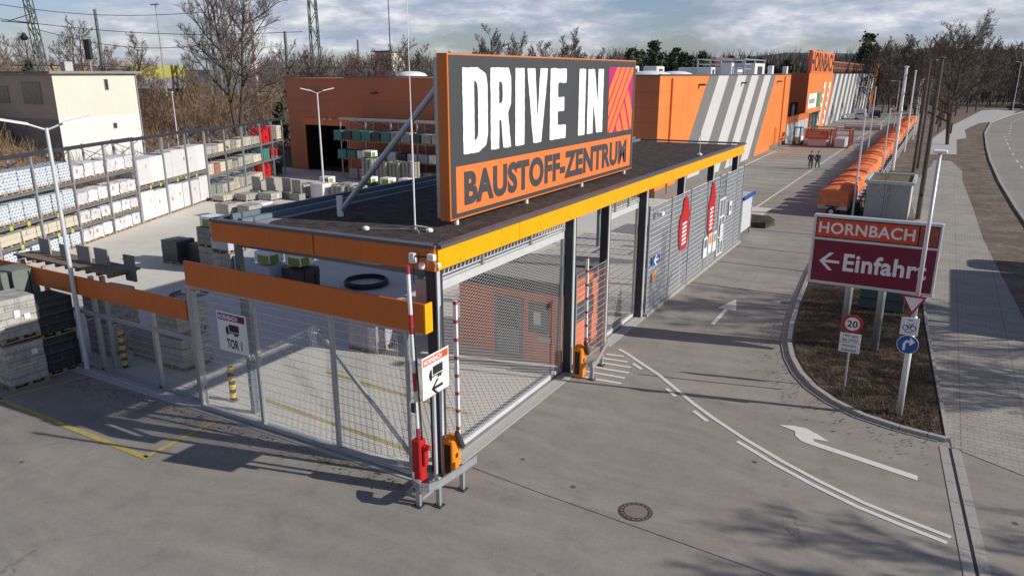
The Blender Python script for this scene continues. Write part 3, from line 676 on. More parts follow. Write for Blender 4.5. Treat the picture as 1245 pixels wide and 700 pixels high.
for ch,a,b in (('D',15.19,16.33),('R',16.47,17.52),('I',17.74,18.26),('V',18.40,19.64),('E',19.80,20.88),('I',21.78,22.28),('N',22.46,23.72)):
    v,f = rough_letter(ch,a,b,7.12,9.15,rnd); p = on_plane([(x,y) for x,y,z in v],o3,uy_,uz_); n = len(mb.v); mb.v += p; mb.f += [tuple(n+i for i in x) for x in f]
mb.build('lettering', M['letter_white'], sg)
mb = MB(); lettering('BAUSTOFF-ZENTRUM',(15.2,26.06,5.86,6.71),o3,uy_,uz_,mb,.05); mb.build('lettering', M['sign_black'], sg)
m = MB(); m.box(SXF+.0095,SXF+.013,24.2,26.45,7.04,9.22); m.build('emblem_panel', M['magenta'], sg)
def clip_poly(pts):
    def cl_(p, f):
        out = []
        for i in range(len(p)):
            a, b = p[i], p[(i+1)%len(p)]; fa, fb = f(a), f(b)
            if fa >= 0: out.append(a)
            if (fa >= 0) != (fb >= 0): t = fa/(fa-fb); out.append((a[0]+(b[0]-a[0])*t, a[1]+(b[1]-a[1])*t))
        return out
    for f in (lambda p: p[0], lambda p: 1-p[0], lambda p: p[1], lambda p: 1-p[1]):
        if len(pts) > 2: pts = cl_(pts, f)
    return pts
def emblem(mb, u0, u1, v0, v1, o, ux, uy):
    """four parallel stripes leaning right and a second set running down to the right"""
    def put(p):
        p = clip_poly(p)
        if len(p) > 2: shape2(mb, [(u0+x*(u1-u0), v0+y*(v1-v0)) for x, y in p], o, ux, uy)
    k = .86; wd = .155; gap = .045
    for i in range(4):
        a = .30+i*(wd+gap); b = a+wd; put([(a-k,0),(b-k,0),(b,1),(a,1)])
    # second set starts on the right boundary x = 1.1-k+k*v
    edge = lambda v: .30+4*(wd+gap)-k+k*v
    for i in range(3):
        va, vb = .66-i*.205, .66-i*.205-.155; s_ = .55
        put([(edge(va),va),(edge(vb),vb),(edge(vb)+s_*vb,0),(edge(va)+s_*va,0)])
mb = MB(); emblem(mb,24.2,26.45,7.04,9.22,o3,uy_,uz_); mb.build('emblem_stripes', M['sign_orange'], sg)
for y in (15.0,18.6,22.4,26.2):
    m = MB(); m.tube((SXF-.1,y,5.42),(SXF-.1,y,5.58),.06,10); m.build('foot', M['white_paint'], sg)
for y in (14.75,20.6,26.3):
    m = MB(); m.tube((-13.35,y-.3,5.6),(SXF-.42,y+.25,8.85),.075,10); st = m.build('strut', M['zinc'], sg)
    m = MB(); m.tube((-13.4,y-.32,5.40),(-13.4,y-.32,5.95),.085,10); m.build('strut_foot', M['white_paint'], st)

# ------------------------------------------------------------------ fences and gates
def lattice_gate(label, ya, yb, ztop):
    t = thing('rolling_gate', label, 'gate', (-9.45,ya,0))
    m = MB(); X = -9.42; p = .115; H = ztop-.35; W = yb-ya; Zb = .16
    sl_ = .083/.22; p = .22                              # flat diamonds: .22 m wide, .083 m high
    k = -int(H/.083)-1
    while k*p < W:                                       # both diagonal families, clipped to the opening
        lo, hi = max(0., -k*.083), min(H, (W-k*p)*sl_)
        if hi > lo+.02:
            for sg_ in (1,-1):
                f = (lambda h: ya+k*p+h/sl_) if sg_ > 0 else (lambda h: yb-(k*p+h/sl_))
                m.bar((X-.005*sg_,f(lo),Zb+lo),(X-.005*sg_,f(hi),Zb+hi),.0065,.0065)
        k += 1
    m.build('lattice', M['gatewire'], t)
    m = MB(); m.box(X-.05,X+.05,ya,yb,.03,.16); m.build('bottom_rail', M['zinc_light'], t)
    m = MB(); m.box(X-.06,X+.07,ya,yb,ztop-.2,ztop); m.build('top_rail', M['zinc_light'], t)
    m = MB(); m.box(X+.0,X+.03,ya,yb,ztop+.36,ztop+.42); m.box(X,X+.03,ya,yb,ztop+.11,ztop+.14)
    k = 0
    while ya+k*.17 < yb-.1: m.bar((X+.015,ya+k*.17,ztop+.12),(X+.015,ya+k*.17+.11,ztop+.38),.03,.03); k += 1
    m.box(X-.05,X+.02,ya,yb,ztop+.02,ztop+.05)
    m.build('roller_rack', M['zinc_light'], t)
    for y in (ya+(yb-ya)*.3, ya+(yb-ya)*.68):
        m = MB(); m.box(X+.02,X+.08,y-.04,y+.04,ztop,4.99); m.build('hanger', M['zinc'], t)
    m = MB(); m.box(X-.02,X+.06,yb-.12,yb,.16,ztop-.2); m.build('side_post', M['zinc'], t)
lattice_gate('wide diamond lattice gate between the front corner column and the orange kiosk', 13.0, 19.6, 4.5)
lattice_gate('narrower diamond lattice gate beyond the kiosk beside the long mesh fence', 22.6, 25.9, 4.45)

def rod_mesh(m, axis, c, a, b, z0, z1, dv, dh, rv=.006, rh=.01):
    """welded rod mesh in the plane axis=c, spanning a..b"""
    def P(u, z): return (c, u, z) if axis == 'x' else (u, c, z)
    n = int((b-a)/dv)
    for i in range(n+1): u = a+i*(b-a)/n; m.bar(P(u,z0),P(u,z1),rv)
    n = max(1,int((z1-z0)/dh))
    for i in range(n+1):
        z = z0+i*(z1-z0)/n
        m.bar(P(a,z),P(b,z),rh)
    return m
# front sliding gate panel
t = thing('sliding_gate', 'long sliding mesh gate with an orange board along its top below the front fascia', 'gate', (-13,12.2,0))
m = MB(); rod_mesh(m,'y',12.2,-16.85,-9.4,.12,3.66,.05,.2,.0032,.009); m.build('mesh_panel', M['mesh_dark'], t)
m = MB(); m.box(-16.75,-9.02,12.04,12.10,3.66,4.32); m.build('top_board', M['orange_shaded'], t)
m = MB(); m.box(-9.02,-8.98,12.04,12.30,3.66,4.32); m.build('board_end', M['orange_sunlit'], t)  # end face painted in the sunlit tone of the board
m = MB(); m.box(-16.9,-9.2,12.14,12.26,.06,.17); m.box(-16.9,-9.2,12.16,12.24,3.55,3.64); m.build('rail', M['zinc'], t)
for x in (-16.85,-14.46,-11.85,-9.62):
    m = MB(); m.box(x-.045,x+.045,12.15,12.25,.1,3.66); m.build('post', M['zinc'], t)
m = MB(); m.bar((-12.6,12.5,3.0),(-9.75,12.42,.35),.06,.09); m.build('brace', M['zinc'], t)
t = thing('gate_post', 'pair of tall galvanised posts at the left end of the sliding gate', 'post', (-17.1,12.45,0))
m = MB(); m.box(-17.30,-17.18,12.4,12.52,0,3.55); m.box(-17.06,-16.98,12.38,12.48,0,3.4); m.build('posts', M['zinc'], t)
m = MB(); m.box(-17.35,-16.9,12.3,12.55,3.3,3.36); m.box(-17.35,-16.9,12.3,12.55,.5,.56); m.build('bracket', M['zinc'], t)
t = thing('mesh_fence', 'left mesh fence section with a low orange board behind the black kerb stone pallets', 'fence', (-21,12.5,0))
m = MB(); rod_mesh(m,'y',12.5,-24.5,-17.3,.1,2.45,.05,.2,.0032,.008); m.build('mesh_panel', M['zinc'], t)
m = MB(); m.box(-33,-17.35,12.38,12.43,2.47,3.05); m.build('top_board', M['orange_shaded'], t)
for x in (-30,-27,-24.4,-21.9,-19.1):
    m = MB(); m.box(x-.06,x+.06,12.46,12.58,0,2.5 if x > -21 else 3.1); m.build('post', M['zinc'], t)
m = MB(); m.box(-24.4,-17.3,12.44,12.5,1.85,1.95); m.box(-24.4,-17.3,12.46,12.54,.05,.12); m.build('rail', M['zinc'], t)

# fence strip between the gates
t = thing('mesh_fence', 'short mesh fence panel in front of the kiosk between the two lattice gates', 'fence', (-9.1,21,0))
m = MB(); rod_mesh(m,'x',-9.1,19.9,22.3,.1,3.05,.06,.2,.005,.009); m.build('mesh_panel', M['zinc_light'], t)
m = MB(); m.box(-9.14,-9.06,19.88,19.95,0,3.1); m.box(-9.14,-9.06,22.28,22.34,0,3.1); m.build('post', M['zinc'], t)
# long fence
t = thing('mesh_fence', 'long tall grey mesh fence along the road carrying two red banners', 'fence', (-9.05,26.2,0))
pp = [26.25,28.9,31.55,34.2,36.4,37.6,39.9,41.3]
for a,b in zip(pp[:-1],pp[1:]):
    door = abs(a-36.4) < .01
    m = MB(); rod_mesh(m,'x',-9.05,a+.04,b-.04,.15,4.2 if not door else 3.0,.05,.2,.011,.014); m.build('door_panel' if door else 'mesh_panel', M['fence_pale'], t)
    if door:
        m = MB(); rod_mesh(m,'x',-9.05,a+.04,b-.04,3.05,4.2,.05,.2,.009,.012); m.build('mesh_panel', M['zinc_light'], t)
        m = MB(); 
        for z in (.2,1.1,2.1,3.0): m.box(-9.03,-8.99,a+.04,b-.04,z,z+.07)
        for y in (a+.05,(a+b)/2,b-.1): m.box(-9.03,-8.99,y,y+.06,.2,3.0)
        m.build('door_frame', M['white_paint'], t)
for y in pp:
    m = MB(); m.box(-9.09,-9.01,y-.04,y+.04,0,4.25); m.build('post', M['zinc'], t)
m = MB(); m.box(-9.2,-8.9,26.1,41.3,0,.12); m.build('plinth', M['kerb'], t)
def banner(y0, y1, za, zb, label, n):
    t = thing('banner', label, 'banner', (-8.99,(y0+y1)/2,za))
    yc = (y0+y1)/2; h = zb-za; w_ = (y1-y0)/2; rr = random.Random(n)
    outl = [(-.5,.02),(.3,0),(.8,.06),(1,.3),(.9,.55),(1,.66),(.75,.8),(.6,.92),(.2,1),(-.2,.98),(-.35,.88),(-.45,.74),(-.9,.62),(-1,.4),(-.8,.12)]
    m = MB(); m.extr([(-8.985,yc+x*w_,za+z*h) for x,z in outl],(-.02,0,0)); m.build('cloth', M['red'], t)
    m = MB()
    for k in range(6): z = za+h*(.10+k*.075); m.quad((-8.975,yc-w_*.45,z),(-8.975,yc+w_*.45,z+.03),(-8.975,yc+w_*.40,z+h*.04+.03),(-8.975,yc-w_*.4,z+h*.04))
    m.build('lettering', M['letter_white'], t)
banner(29.9,31.3,1.75,4.05,'red banner with vertical white writing on the mesh fence, the nearer of the two',1)
banner(34.3,35.5,1.6,4.15,'red banner with vertical white writing above the white posters, the farther one',2)
for k,(y,z) in enumerate(((33.9,1.2),(34.7,1.25),(35.5,1.2))):
    t = thing('poster', ('left','middle','right')[k]+' one of the three small white posters under the farther red banner', 'poster', (-8.99,y,z))
    m = MB(); m.box(-8.995,-8.97,y,y+.62,z-.55,z+.4); m.build('sheet', M['sign_white'], t)
    m = MB(); m.box(-8.969,-8.965,y+.08,y+.54,z-.1,z+.3); m.build('print', M[('blue_steel','cab_orange','stone_grey')[k]], t)
t = thing('poster', 'white notice on the mesh door of the long fence', 'poster', (-8.98,36.9,1.2)); m = MB(); m.box(-8.985,-8.96,36.75,37.25,.9,1.75); m.build('sheet', M['sign_white'], t)
m = MB()
for k in range(4): m.box(-8.959,-8.957,36.8,37.2,1.05+k*.15,1.09+k*.15)
m.build('print', M['stone_grey'], t)
for y,z,l in ((38.3,2.3,'small white notice above the plinth of the long fence beyond the door'),):
    t = thing('poster', l, 'poster', (-8.98,y,z)); m = MB(); m.box(-8.99,-8.965,y,y+.5,z-.3,z+.4); m.build('sheet', M['sign_white'], t)
    m = MB(); m.box(-8.964,-8.961,y+.1,y+.4,z-.1,z+.2); m.build('print', M['blue_steel'], t)
t = thing('street_sign', 'small blue direction plate at the near end of the long mesh fence', 'sign', (-8.95,26.9,2.1))
m = MB(); m.box(-8.99,-8.97,26.6,27.5,1.92,2.22); m.build('plate', M['blue_sign'], t)
m = MB(); arrow_left(m,(27.05,2.07),.5,(-8.965,0,0),uy_,uz_,.14); m.build('arrow', M['letter_white'], t)
t = thing('poster', 'small faded orange notice below the blue plate on the long fence', 'poster', (-8.95,26.8,1.5)); m = MB(); m.box(-8.99,-8.97,26.7,27.15,1.2,1.6); m.build('sheet', M['tan'], t)
m = MB(); m.box(-8.969,-8.966,26.78,27.07,1.3,1.5); m.build('print', M['orange'], t)
# small floodlight on the long fence
t = thing('floodlight', 'small white floodlight on a bracket at the top near corner of the long fence', 'lamp', (-9.0,26.8,4.1))
m = MB(); m.bbox(-8.95,-8.7,26.7,26.95,3.85,4.0,.02); m.build('lamp_head', M['white_paint'], t); m = MB(); m.bar((-9.05,26.6,4.15),(-8.85,26.8,3.98),.03); m.build('bracket', M['zinc'], t)
t = thing('cart_shelter', 'small cart shelter with a blue edged roof past the end of the mesh fence', 'shelter', (-9.6,44,0))
m = MB(); m.box(-11.6,-9.0,41.6,44.4,2.32,2.40); m.build('roof', M['zinc_light'], t); m = MB(); m.box(-9.0,-8.92,41.6,44.4,2.28,2.46); m.box(-11.6,-8.92,41.52,41.6,2.28,2.46); m.build('roof_edge', M['blue_sign'], t)
for x,y in ((-11.5,41.7),(-9.12,41.7),(-9.12,44.3),(-11.5,44.3)):
    m = MB(); m.box(x-.05,x+.05,y-.05,y+.05,0,2.32); m.build('post', M['zinc'], t)
m = MB(); m.box(-9.12,-9.08,41.9,44.2,.4,2.2); m.build('side_panel', M['zinc_light'], t)
m = MB(); m.prism([(-9.9,45.6),(-8.5,45.9),(-8.2,47.2),(-8.8,48.4),(-10.2,48.6)],0,.35); o = m.build('boulder_bed', M['soil']); tag(o,'low kerbed heap of brown soil beside the first parking bay','soil heap')

# ------------------------------------------------------------------ kiosk
t = thing('gate_kiosk', 'low orange gatehouse kiosk with a grey door behind the wide lattice gate', 'kiosk', (-11.7,20,0))
m = MB(); m.box(-13.45,-9.65,20.0,22.9,0,2.35); m.build('wall', M['kiosk'], t)
m = MB(); m.box(-13.6,-9.55,19.85,23.05,2.352,2.72); m.build('roof', M['black'], t)
m = MB(); m.box(-13.5,-9.65,19.95,22.95,2.722,2.74); m.build('roof_covering', M['asphalt_roof'], t)
m = MB(); m.box(-12.02,-10.98,19.93,19.998,0,2.06); d = m.build('door', M['door_grey'], t)
m = MB(); m.box(-11.9,-11.1,19.91,19.93,1.05,1.95); m.build('pane', M['glass'], d); m = MB(); m.box(-11.9,-11.1,19.915,19.93,.12,.98); m.build('panel', M['stone_grey'], d)
m = MB(); m.box(-10.76,-10.04,19.94,19.998,1.0,2.0); wn_ = m.build('window', M['dark_steel'], t)
m = MB(); m.box(-10.68,-10.12,19.92,19.94,1.08,1.92); m.build('pane', M['glass'], wn_); m = MB(); m.box(-10.55,-10.3,19.905,19.92,1.3,1.7); m.build('notice', M['white_paint'], wn_)
m = MB(); m.box(-9.648,-9.60,20.4,22.5,1.1,1.75); wn_ = m.build('window', M['dark_steel'], t)
m = MB(); m.box(-9.60,-9.585,20.5,22.4,1.17,1.68); m.build('pane', M['glass'], wn_)
m = MB(); m.box(-10.35,-9.95,19.88,19.998,.75,.9); m.build('shelf', M['zinc'], t)
m = MB(); m.box(-9.64,-9.5,20.1,22.8,2.40,2.66); m.build('sign_band', M['orange_shaded'], t)

# ------------------------------------------------------------------ barriers, signs by the corner
t = thing('barrier_gate', 'raised red and white barrier with a red cabinet at the near gate corner', 'barrier', (-9.05,11.75,0))
m = MB(); m.bbox(-9.18,-8.94,11.62,11.88,.06,1.32,.03); m.build('cabinet', M['red'], t)
m = MB(); m.box(-9.3,-8.82,11.5,12.0,0,.06); m.build('base_plate', M['zinc'], t)
m = MB(); m.bbox(-8.94,-8.86,11.70,11.84,.7,1.2,.02); m.tube((-8.86,11.77,1.15),(-8.78,11.77,1.15),.06,10); m.build('pivot', M['red'], t)
m = MB(); m.tube((-9.04,11.72,1.3),(-9.1,11.66,5.25),.045,10); m.build('arm', M['arm_bands'], t)
m = MB(); m.tube((-8.96,11.75,1.3),(-9.03,11.7,3.9),.02,6); m.box(-9.12,-9.02,11.6,11.66,2.0,2.2); m.build('stay', M['dark_steel'], t)
def cabinet_barrier(x, y, top, label):
    t = thing('barrier_gate', label, 'barrier', (x,y,0))
    m = MB(); m.bbox(x-.15,x+.15,y-.17,y+.17,.0,.97,.03); m.lathe([(.165,0),(.165,.02),(.11,.08),(.02,.10)],14,(x,y,.95)); m.build('cabinet', M['cab_orange'], t)
    m = MB(); m.box(x-.08,x+.08,y-.18,y-.168,.12,.86); m.build('cabinet_door', M['black'], t)
    m = MB(); m.bar((x+.22,y-.1,1.2),(x+.22,y+.15,.72),.08,.10); m.box(x+.151,x+.156,y-.06,y+.04,.5,.62); m.build('counterweight', M['dark_steel'], t)
    m = MB(); m.bar((x+.2,y,1.0),(x+.12,y+.1,top),.085,.06); m.build('arm', M['arm_dashes'], t)
cabinet_barrier(-8.85,12.7,4.25,'raised white barrier with orange cabinet inside the curved guard rail at the near corner')
cabinet_barrier(-8.75,19.55,3.8,'raised white barrier with orange cabinet in front of the kiosk')
def guard(path_, posts, label):
    t = thing('guard_rail', label, 'guard rail', (*posts[0],0))
    m = MB()
    for a,b in zip(path_[:-1],path_[1:]):
        for z,wd,o in ((.52,.035,0),(.58,.02,.0),(.64,.035,0)): m.bar((*a,z),(*b,z),wd,.065)
    m.build('rail', M['zinc'], t)
    for x,y in posts:
        m = MB(); m.box(x-.05,x+.05,y-.04,y+.04,.02,.62); p_ = m.build('post', M['zinc'], t); m = MB(); m.box(x-.1,x+.1,y-.1,y+.1,0,.02); m.build('base_plate', M['dark_steel'], p_)
guard([(-9.0,11.45),(-8.95,11.35),(-8.8,11.2),(-8.6,11.12),(-8.42,11.2),(-8.32,11.4),(-8.25,12.0),(-8.2,12.75)],[(-8.75,11.28),(-8.38,11.5),(-8.3,12.3)],'curved galvanised guard rail around the barriers at the near gate corner')
guard([(-8.35,19.35),(-8.3,19.25),(-8.2,19.25),(-8.15,19.4),(-8.35,20.4),(-8.6,21.4)],[(-8.3,19.5),(-8.5,20.7)],'galvanised guard rail by the second orange barrier cabinet')
# lorry sign at the corner, facing the road
t = thing('gate_sign', 'white lorry and arrow sign on a post in front of the near gate corner', 'sign', (-8.75,12.1,0))
m = MB(); m.tube((-8.78,11.98,0),(-8.78,11.98,3.05),.045,10); m.build('post', M['zinc_light'], t, smooth=False)
Xs = -8.66; m = MB(); m.bbox(Xs-.02,Xs,11.42,12.42,2.40,3.36,.008); m.build('plate', M['sign_white'], t)
m = MB(); m.box(Xs+.001,Xs+.004,11.47,12.37,3.16,3.32); m.build('header', M['logo_orange'], t)
m = MB(); lettering('HORNBACH',(11.50,12.14,3.185,3.295),(Xs+.006,0,0),uy_,uz_,m,.03); m.build('lettering', M['letter_white'], t)
m = MB(); truck_icon(m,(11.92,2.87),.40,(Xs+.004,0,0),uy_,uz_); arrow_left(m,(11.95,2.57),.42,(Xs+.003,0,0),uy_,uz_,.16)
for v_ in ((11.425,11.435,2.41,3.35),(12.405,12.415,2.41,3.35),(11.435,12.405,2.41,2.42)): m.box(Xs,Xs+.002,*v_)
m.build('pictogram', M['black'], t)
# TOR 1 sign
t = thing('gate_sign', 'white TOR 1 sign with a lorry symbol on the front sliding gate', 'sign', (-15.05,12.0,2.1))
Ys = 11.98; ux = (1,0,0); m = MB(); m.bbox(-15.60,-14.52,Ys,Ys+.02,2.10,3.18,.008); m.build('plate', M['sign_white'], t)
m = MB(); m.box(-15.55,-14.57,Ys-.004,Ys-.001,2.95,3.13); m.build('header', M['bordeaux'], t)
m = MB(); lettering('HORNBACH',(-15.52,-14.83,2.975,3.10),(0,Ys-.006,0),ux,uz_,m,.03); m.build('lettering', M['letter_white'], t)
m = MB(); truck_icon(m,(-15.05,2.66),.40,(0,Ys-.004,0),ux,uz_); lettering('TOR 1',(-15.30,-14.74,2.20,2.46),(0,Ys-.004,0),ux,uz_,m,.03); m.build('pictogram', M['black'], t)
# bollards
for x,y,l,h in ((-21.6,13.0,'yellow and black bollard behind the left mesh fence',1.25),(-16.6,13.0,'yellow and black bollard under the TOR 1 sign',1.05)):
    t = thing('bollard', l, 'bollard', (x,y,0)); m = MB(); m.lathe([(.09,0),(.09,h-.03),(.06,h)],14,(x,y,0)); m.build('post', M['bollard_bands'], t)
    m = MB(); m.box(x-.13,x+.13,y-.13,y+.13,0,.015); m.build('base_plate', M['zinc'], t)

# manholes
def manhole(x, y, r, label):
    t = thing('manhole_cover', label, 'manhole', (x,y,0))
    m = MB(); disc2(m,x,y,r,(0,0,.012),(1,0,0),(0,1,0),32,r*.72); m.build('frame', M['iron'], t)
    m = MB(); disc2(m,x,y,r*.70,(0,0,.014),(1,0,0),(0,1,0),28); m.build('lid', M['patch2'], t)
    m = MB()
    for k in range(18): a = 2*math.pi*k/18; m.box(x+r*.86*math.cos(a)-.02,x+r*.86*math.cos(a)+.02,y+r*.86*math.sin(a)-.02,y+r*.86*math.sin(a)+.02,.012,.018)
    m.build('lugs', M['patch2'], t)
manhole(-4.58,13.39,.36,'round manhole cover in the foreground asphalt')
manhole(-26.95,19.48,.8,'round manhole ring in the shaded yard floor')

# ------------------------------------------------------------------ the store
BX = -18.2
st = thing('store_building', 'long orange clad hardware store with slanted grey and white stripes on its road side', 'building', (BX,53.5,0))
YE = 105.9; HT = 8.88
m = MB(); m.poly([(BX,53.5,0),(BX,YE,0),(BX,YE,HT),(BX,53.5,HT)]); m.poly([(BX,YE,0),(BX-25,YE,0),(BX-25,YE,HT),(BX,YE,HT)]); m.build('wall', M['clad_sunlit'], st)
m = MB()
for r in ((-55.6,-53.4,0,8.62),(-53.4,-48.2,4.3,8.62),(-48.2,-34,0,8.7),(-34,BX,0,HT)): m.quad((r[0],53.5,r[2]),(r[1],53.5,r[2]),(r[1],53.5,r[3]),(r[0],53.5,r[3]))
m.quad((-55.6,53.5,0),(-55.6,120,0),(-55.6,120,8.62),(-55.6,53.5,8.62)); m.build('wall', M['clad_shaded'], st)
m = MB(); m.quad((-55.6,53.5,8.6),(BX,53.5,8.8),(BX,YE,8.8),(-55.6,120,8.6)); m.build('roof', M['white_roof'], st)
m = MB(); m.bar((-55.65,53.48,8.68),(BX,53.48,8.9),.16,.10); m.bar((BX,53.4,8.93),(BX,YE,8.93),.16,.10); m.build('roof_edge_trim', M['roof_metal'], st)
m = MB(); m.box(-53.4,-48.2,53.52,62,4.3,4.35); m.box(-53.4,-53.36,53.52,62,0,4.3); m.box(-48.24,-48.2,53.52,62,0,4.3); m.box(-53.36,-48.2,61.9,62,0,4.3)
m.box(-53.2,-48.4,60.0,60.1,1.3,1.4); m.box(-53.2,-48.4,60.0,60.1,2.6,2.7); dr = m.build('gateway', M['black'], st)
m = MB(); m.box(-53.56,-53.4,53.4,53.498,0,4.35); m.box(-48.2,-48.04,53.4,53.498,0,4.35); m.box(-53.56,-48.04,53.4,53.498,4.3501,4.95); m.build('frame', M['orange'], dr)
# slanted stripes, each its own panel of cladding, 12 mm proud of the wall
edges = [66.6,69.76,73.19,76.92,80.8,82.64,86.09,89.17,93.13,95.66]
edges = [66.6,69.76,73.35,76.9,80.6,82.9,86.3,89.4,92.9,95.7]
for i,(a,b) in enumerate(zip(edges[:-1],edges[1:])):
    k = 8.6                                         # horizontal run from eaves to ground
    m = MB(); m.extr([(BX+.004,a-k,0.02),(BX+.004,b-k,0.02),(BX+.004,b,HT),(BX+.004,a,HT)],(.010,0,0)); m.build('facade_stripe', M['stripe_light'] if i % 2 else M['stripe_dark'], st)
for y in (56.2,101.5):
    m = MB(); m.tube((BX+.09,y,0),(BX+.09,y,8.7),.07,8); m.build('downpipe', M['orange'], st)
m = MB(); m.box(BX+.015,BX+.05,53.5,66.0,0,.5); m.box(BX+.015,BX+.05,96,105.8,0,.5); m.build('base_strip', M['stripe_dark'], st)
m = MB(); m.box(BX+.016,BX+.06,98.2,99.4,.5,2.6); m.build('service_door', M['orange_shaded'], st)
for y in (63.5,78.5,97):
    m = MB(); m.bbox(BX+.02,BX+.55,y-.15,y+.25,8.05,8.2,.02); m.build('wall_lamp', M['dark_steel'], st)
for x,z in ((-51.8,7.3),(-44.6,7.3)):
    m = MB(); m.bbox(x-.3,x+.3,53.1,53.48,z,z+.12,.02); m.build('wall_lamp', M['dark_steel'], st)
for x in (-50.8,-50.0):
    m = MB(); m.bbox(x-.2,x+.2,53.3,53.48,4.8,5.0,.02); m.build('wall_lamp', M['zinc'], st)
for (x,y,r) in ((-44.3,58.5,1.5),(-20.5,58,1.7),(-21.5,67.5,1.6)):
    m = MB(); m.lathe([(r,0),(r,.12),(r*.85,.32),(r*.5,.48),(r*.05,.52)],20,(x,y,8.72)); m.build('skylight_dome', M['white_paint'], st, smooth=True)
def roof_unit(x,y,w_,d,h,pipe=True):
    m = MB(); m.bbox(x-w_/2,x+w_/2,y-d/2,y+d/2,8.75,8.75+h,.05); u = m.build('roof_unit', M['white_roof'], st)
    m = MB(); m.box(x+w_/2-.02,x+w_/2+.01,y-d*.25,y+d*.25,8.9,8.75+h*.75); m.build('grille', M['dark_steel'], u)
roof_unit(-22,57,1.2,1.6,.85); roof_unit(-21.5,61.5,1.2,1.9,.85); roof_unit(-22,79,1.5,1.5,.9); roof_unit(-21.6,86,1.2,1.0,1.4); roof_unit(-24,82,2.5,4,.9); roof_unit(-24,107,3,6,1.6)
# chimney-like white stacks
for y in (103,113):
    m = MB(); m.bbox(-20.6,-20.0,y-.4,y+.4,8.75,10.0,.03); m.build('roof_vent', M['white_paint'], st)
# set-back link and entrance block
lk = thing('store_entrance', 'orange entrance block of the store with the rooftop name sign and grey ribbed facade', 'building', (-18.7,124,0))
EX2 = -18.7
m = MB(); m.poly([(EX2,124,0),(EX2,152,0),(EX2,152,9.1),(EX2,124,9.1)]); m.build('wall', M['clad_sunlit'], lk)
m = MB(); m.quad((EX2,124,0),(-27,124,0),(-27,124,9.1),(EX2,124,9.1)); m.build('wall', M['clad_shaded'], lk)
m = MB(); m.quad((EX2-.01,152.2,9),(EX2-.01,238,9),(EX2-.01,238,0),(EX2-.01,144,0)); m.build('wall', M['stripe_dark'], lk)
m = MB(); m.quad((EX2,124,9.0),(EX2,238,9.0),(-60,238,9.0),(-60,124,9.0)); m.build('roof', M['roof_metal'], lk)
k = 0; y = 154.
while y < 236:
    m = MB(); wd = 3.4; m.extr([(EX2+.01,y-8,0.05),(EX2+.01,y-8+wd,.05),(EX2+.01,y+wd,9.0),(EX2+.01,y,9.0)],(.25,0,0)); m.build('facade_rib', M['stripe_light'], lk); y += 7.2
m = MB(); m.extr([(EX2+.2,232,0),(EX2+.2,238,0),(EX2+.2,248,12),(EX2+.2,243,12)],(-.5,0,0)); m.build('end_fin', M['orange'], lk)
m = MB(); m.box(EX2+.01,EX2+.06,128.2,138.5,0,3.0); en = m.build('entrance', M['glass'], lk)
m = MB()
for y in (128.2,131.6,135,138.4): m.box(EX2+.061,EX2+.12,y-.12,y+.12,0,3.0)
m.build('frame', M['dark_steel'], en)
m = MB(); m.box(EX2+.02,EX2+.08,125.2,133.6,3.75,6.0); p1 = m.build('notice_board', M['white_paint'], lk)
m = MB()
m.box(EX2+.082,EX2+.09,126,131.6,4.5,5.2)
m.build('print', M['stone_grey'], p1)
m = MB(); m.box(EX2+.02,EX2+.08,133.9,138.1,3.75,6.0); p1 = m.build('notice_board', M['teal'], lk); m = MB(); m.box(EX2+.082,EX2+.09,136,137.8,4,5.8); m.build('print', M['lime'], p1)
for y in (140.2,146.2):
    m = MB(); m.extr([(EX2+.02,y-3.2,.6),(EX2+.02,y-.6,.6),(EX2+.02,y+2.9,7.6),(EX2+.02,y+.4,7.6)],(.05,0,0)); p1 = m.build('hanging_banner', M['cream'], lk)
    m = MB()
    for q in range(4): z = 1.2+q*1.5; m.box(EX2+.072,EX2+.08,y-2.3+q*.8,y-1.2+q*.8,z,z+.9)
    m.build('print', M['stripe_dark'], p1)
m = MB(); m.box(-21.0,-19.9,123.9,123.98,2.4,4.8); p1 = m.build('poster', M['black'], lk); m = MB(); m.box(-20.7,-20.3,123.86,123.9,2.7,4.2); m.box(-20.6,-20.4,123.86,123.9,4.2,4.5); m.build('figure_print', M['film_blue'], p1)
# rooftop name sign
t = thing('rooftop_sign', 'orange rooftop sign with dark letters reading HORNBACH above the store entrance', 'sign', (EX2,124,9.1))
m = MB(); m.box(EX2-.5,EX2-.02,125,151,9.15,12.45); m.build('cabinet', M['sign_orange'], t)
m = MB(); lettering('HORNBACH',(125.2,150.8,9.3,12.3),(EX2+.0,0,0),uy_,uz_,m,.03); m.build('lettering', M['black'], t)
t = thing('rooftop_sign', 'long row of dark red lattice letters along the roof beyond the orange name sign', 'sign', (EX2-3,155,9))
m = MB()
for k in range(28):
    y = 156+k*2.9
    m.bar((EX2-3,y,9),(EX2-3,y,11.5),.25); m.bar((EX2-3,y,9.2),(EX2-3,y+2.9,11.4),.18); m.bar((EX2-3,y+2.9,9.2),(EX2-3,y,11.4),.18)
m.bar((EX2-3,156,11.4),(EX2-3,238,11.4),.3); m.bar((EX2-3,156,10.2),(EX2-3,238,10.2),.22); m.build('lattice', M['brown_wall'], t)
m = MB(); 
for k in range(9): m.bar((-30,112+k*1.3,9),(-30,112+k*1.3,11.2),.2); m.bar((-30,112+k*1.3,9.1),(-30,113.3+k*1.3,11),.15)
m.bar((-30,112,11.2),(-30,124,11.2),.22)
o = m.build('lattice_screen', M['brown_wall']); tag(o,'low dark red lattice screen on the roof left of the orange name sign','screen')
t = thing('roof_plant', 'grey steel framed ventilation plant on the roof before the name sign', 'ventilation unit', (-27,112,9))
m = MB()
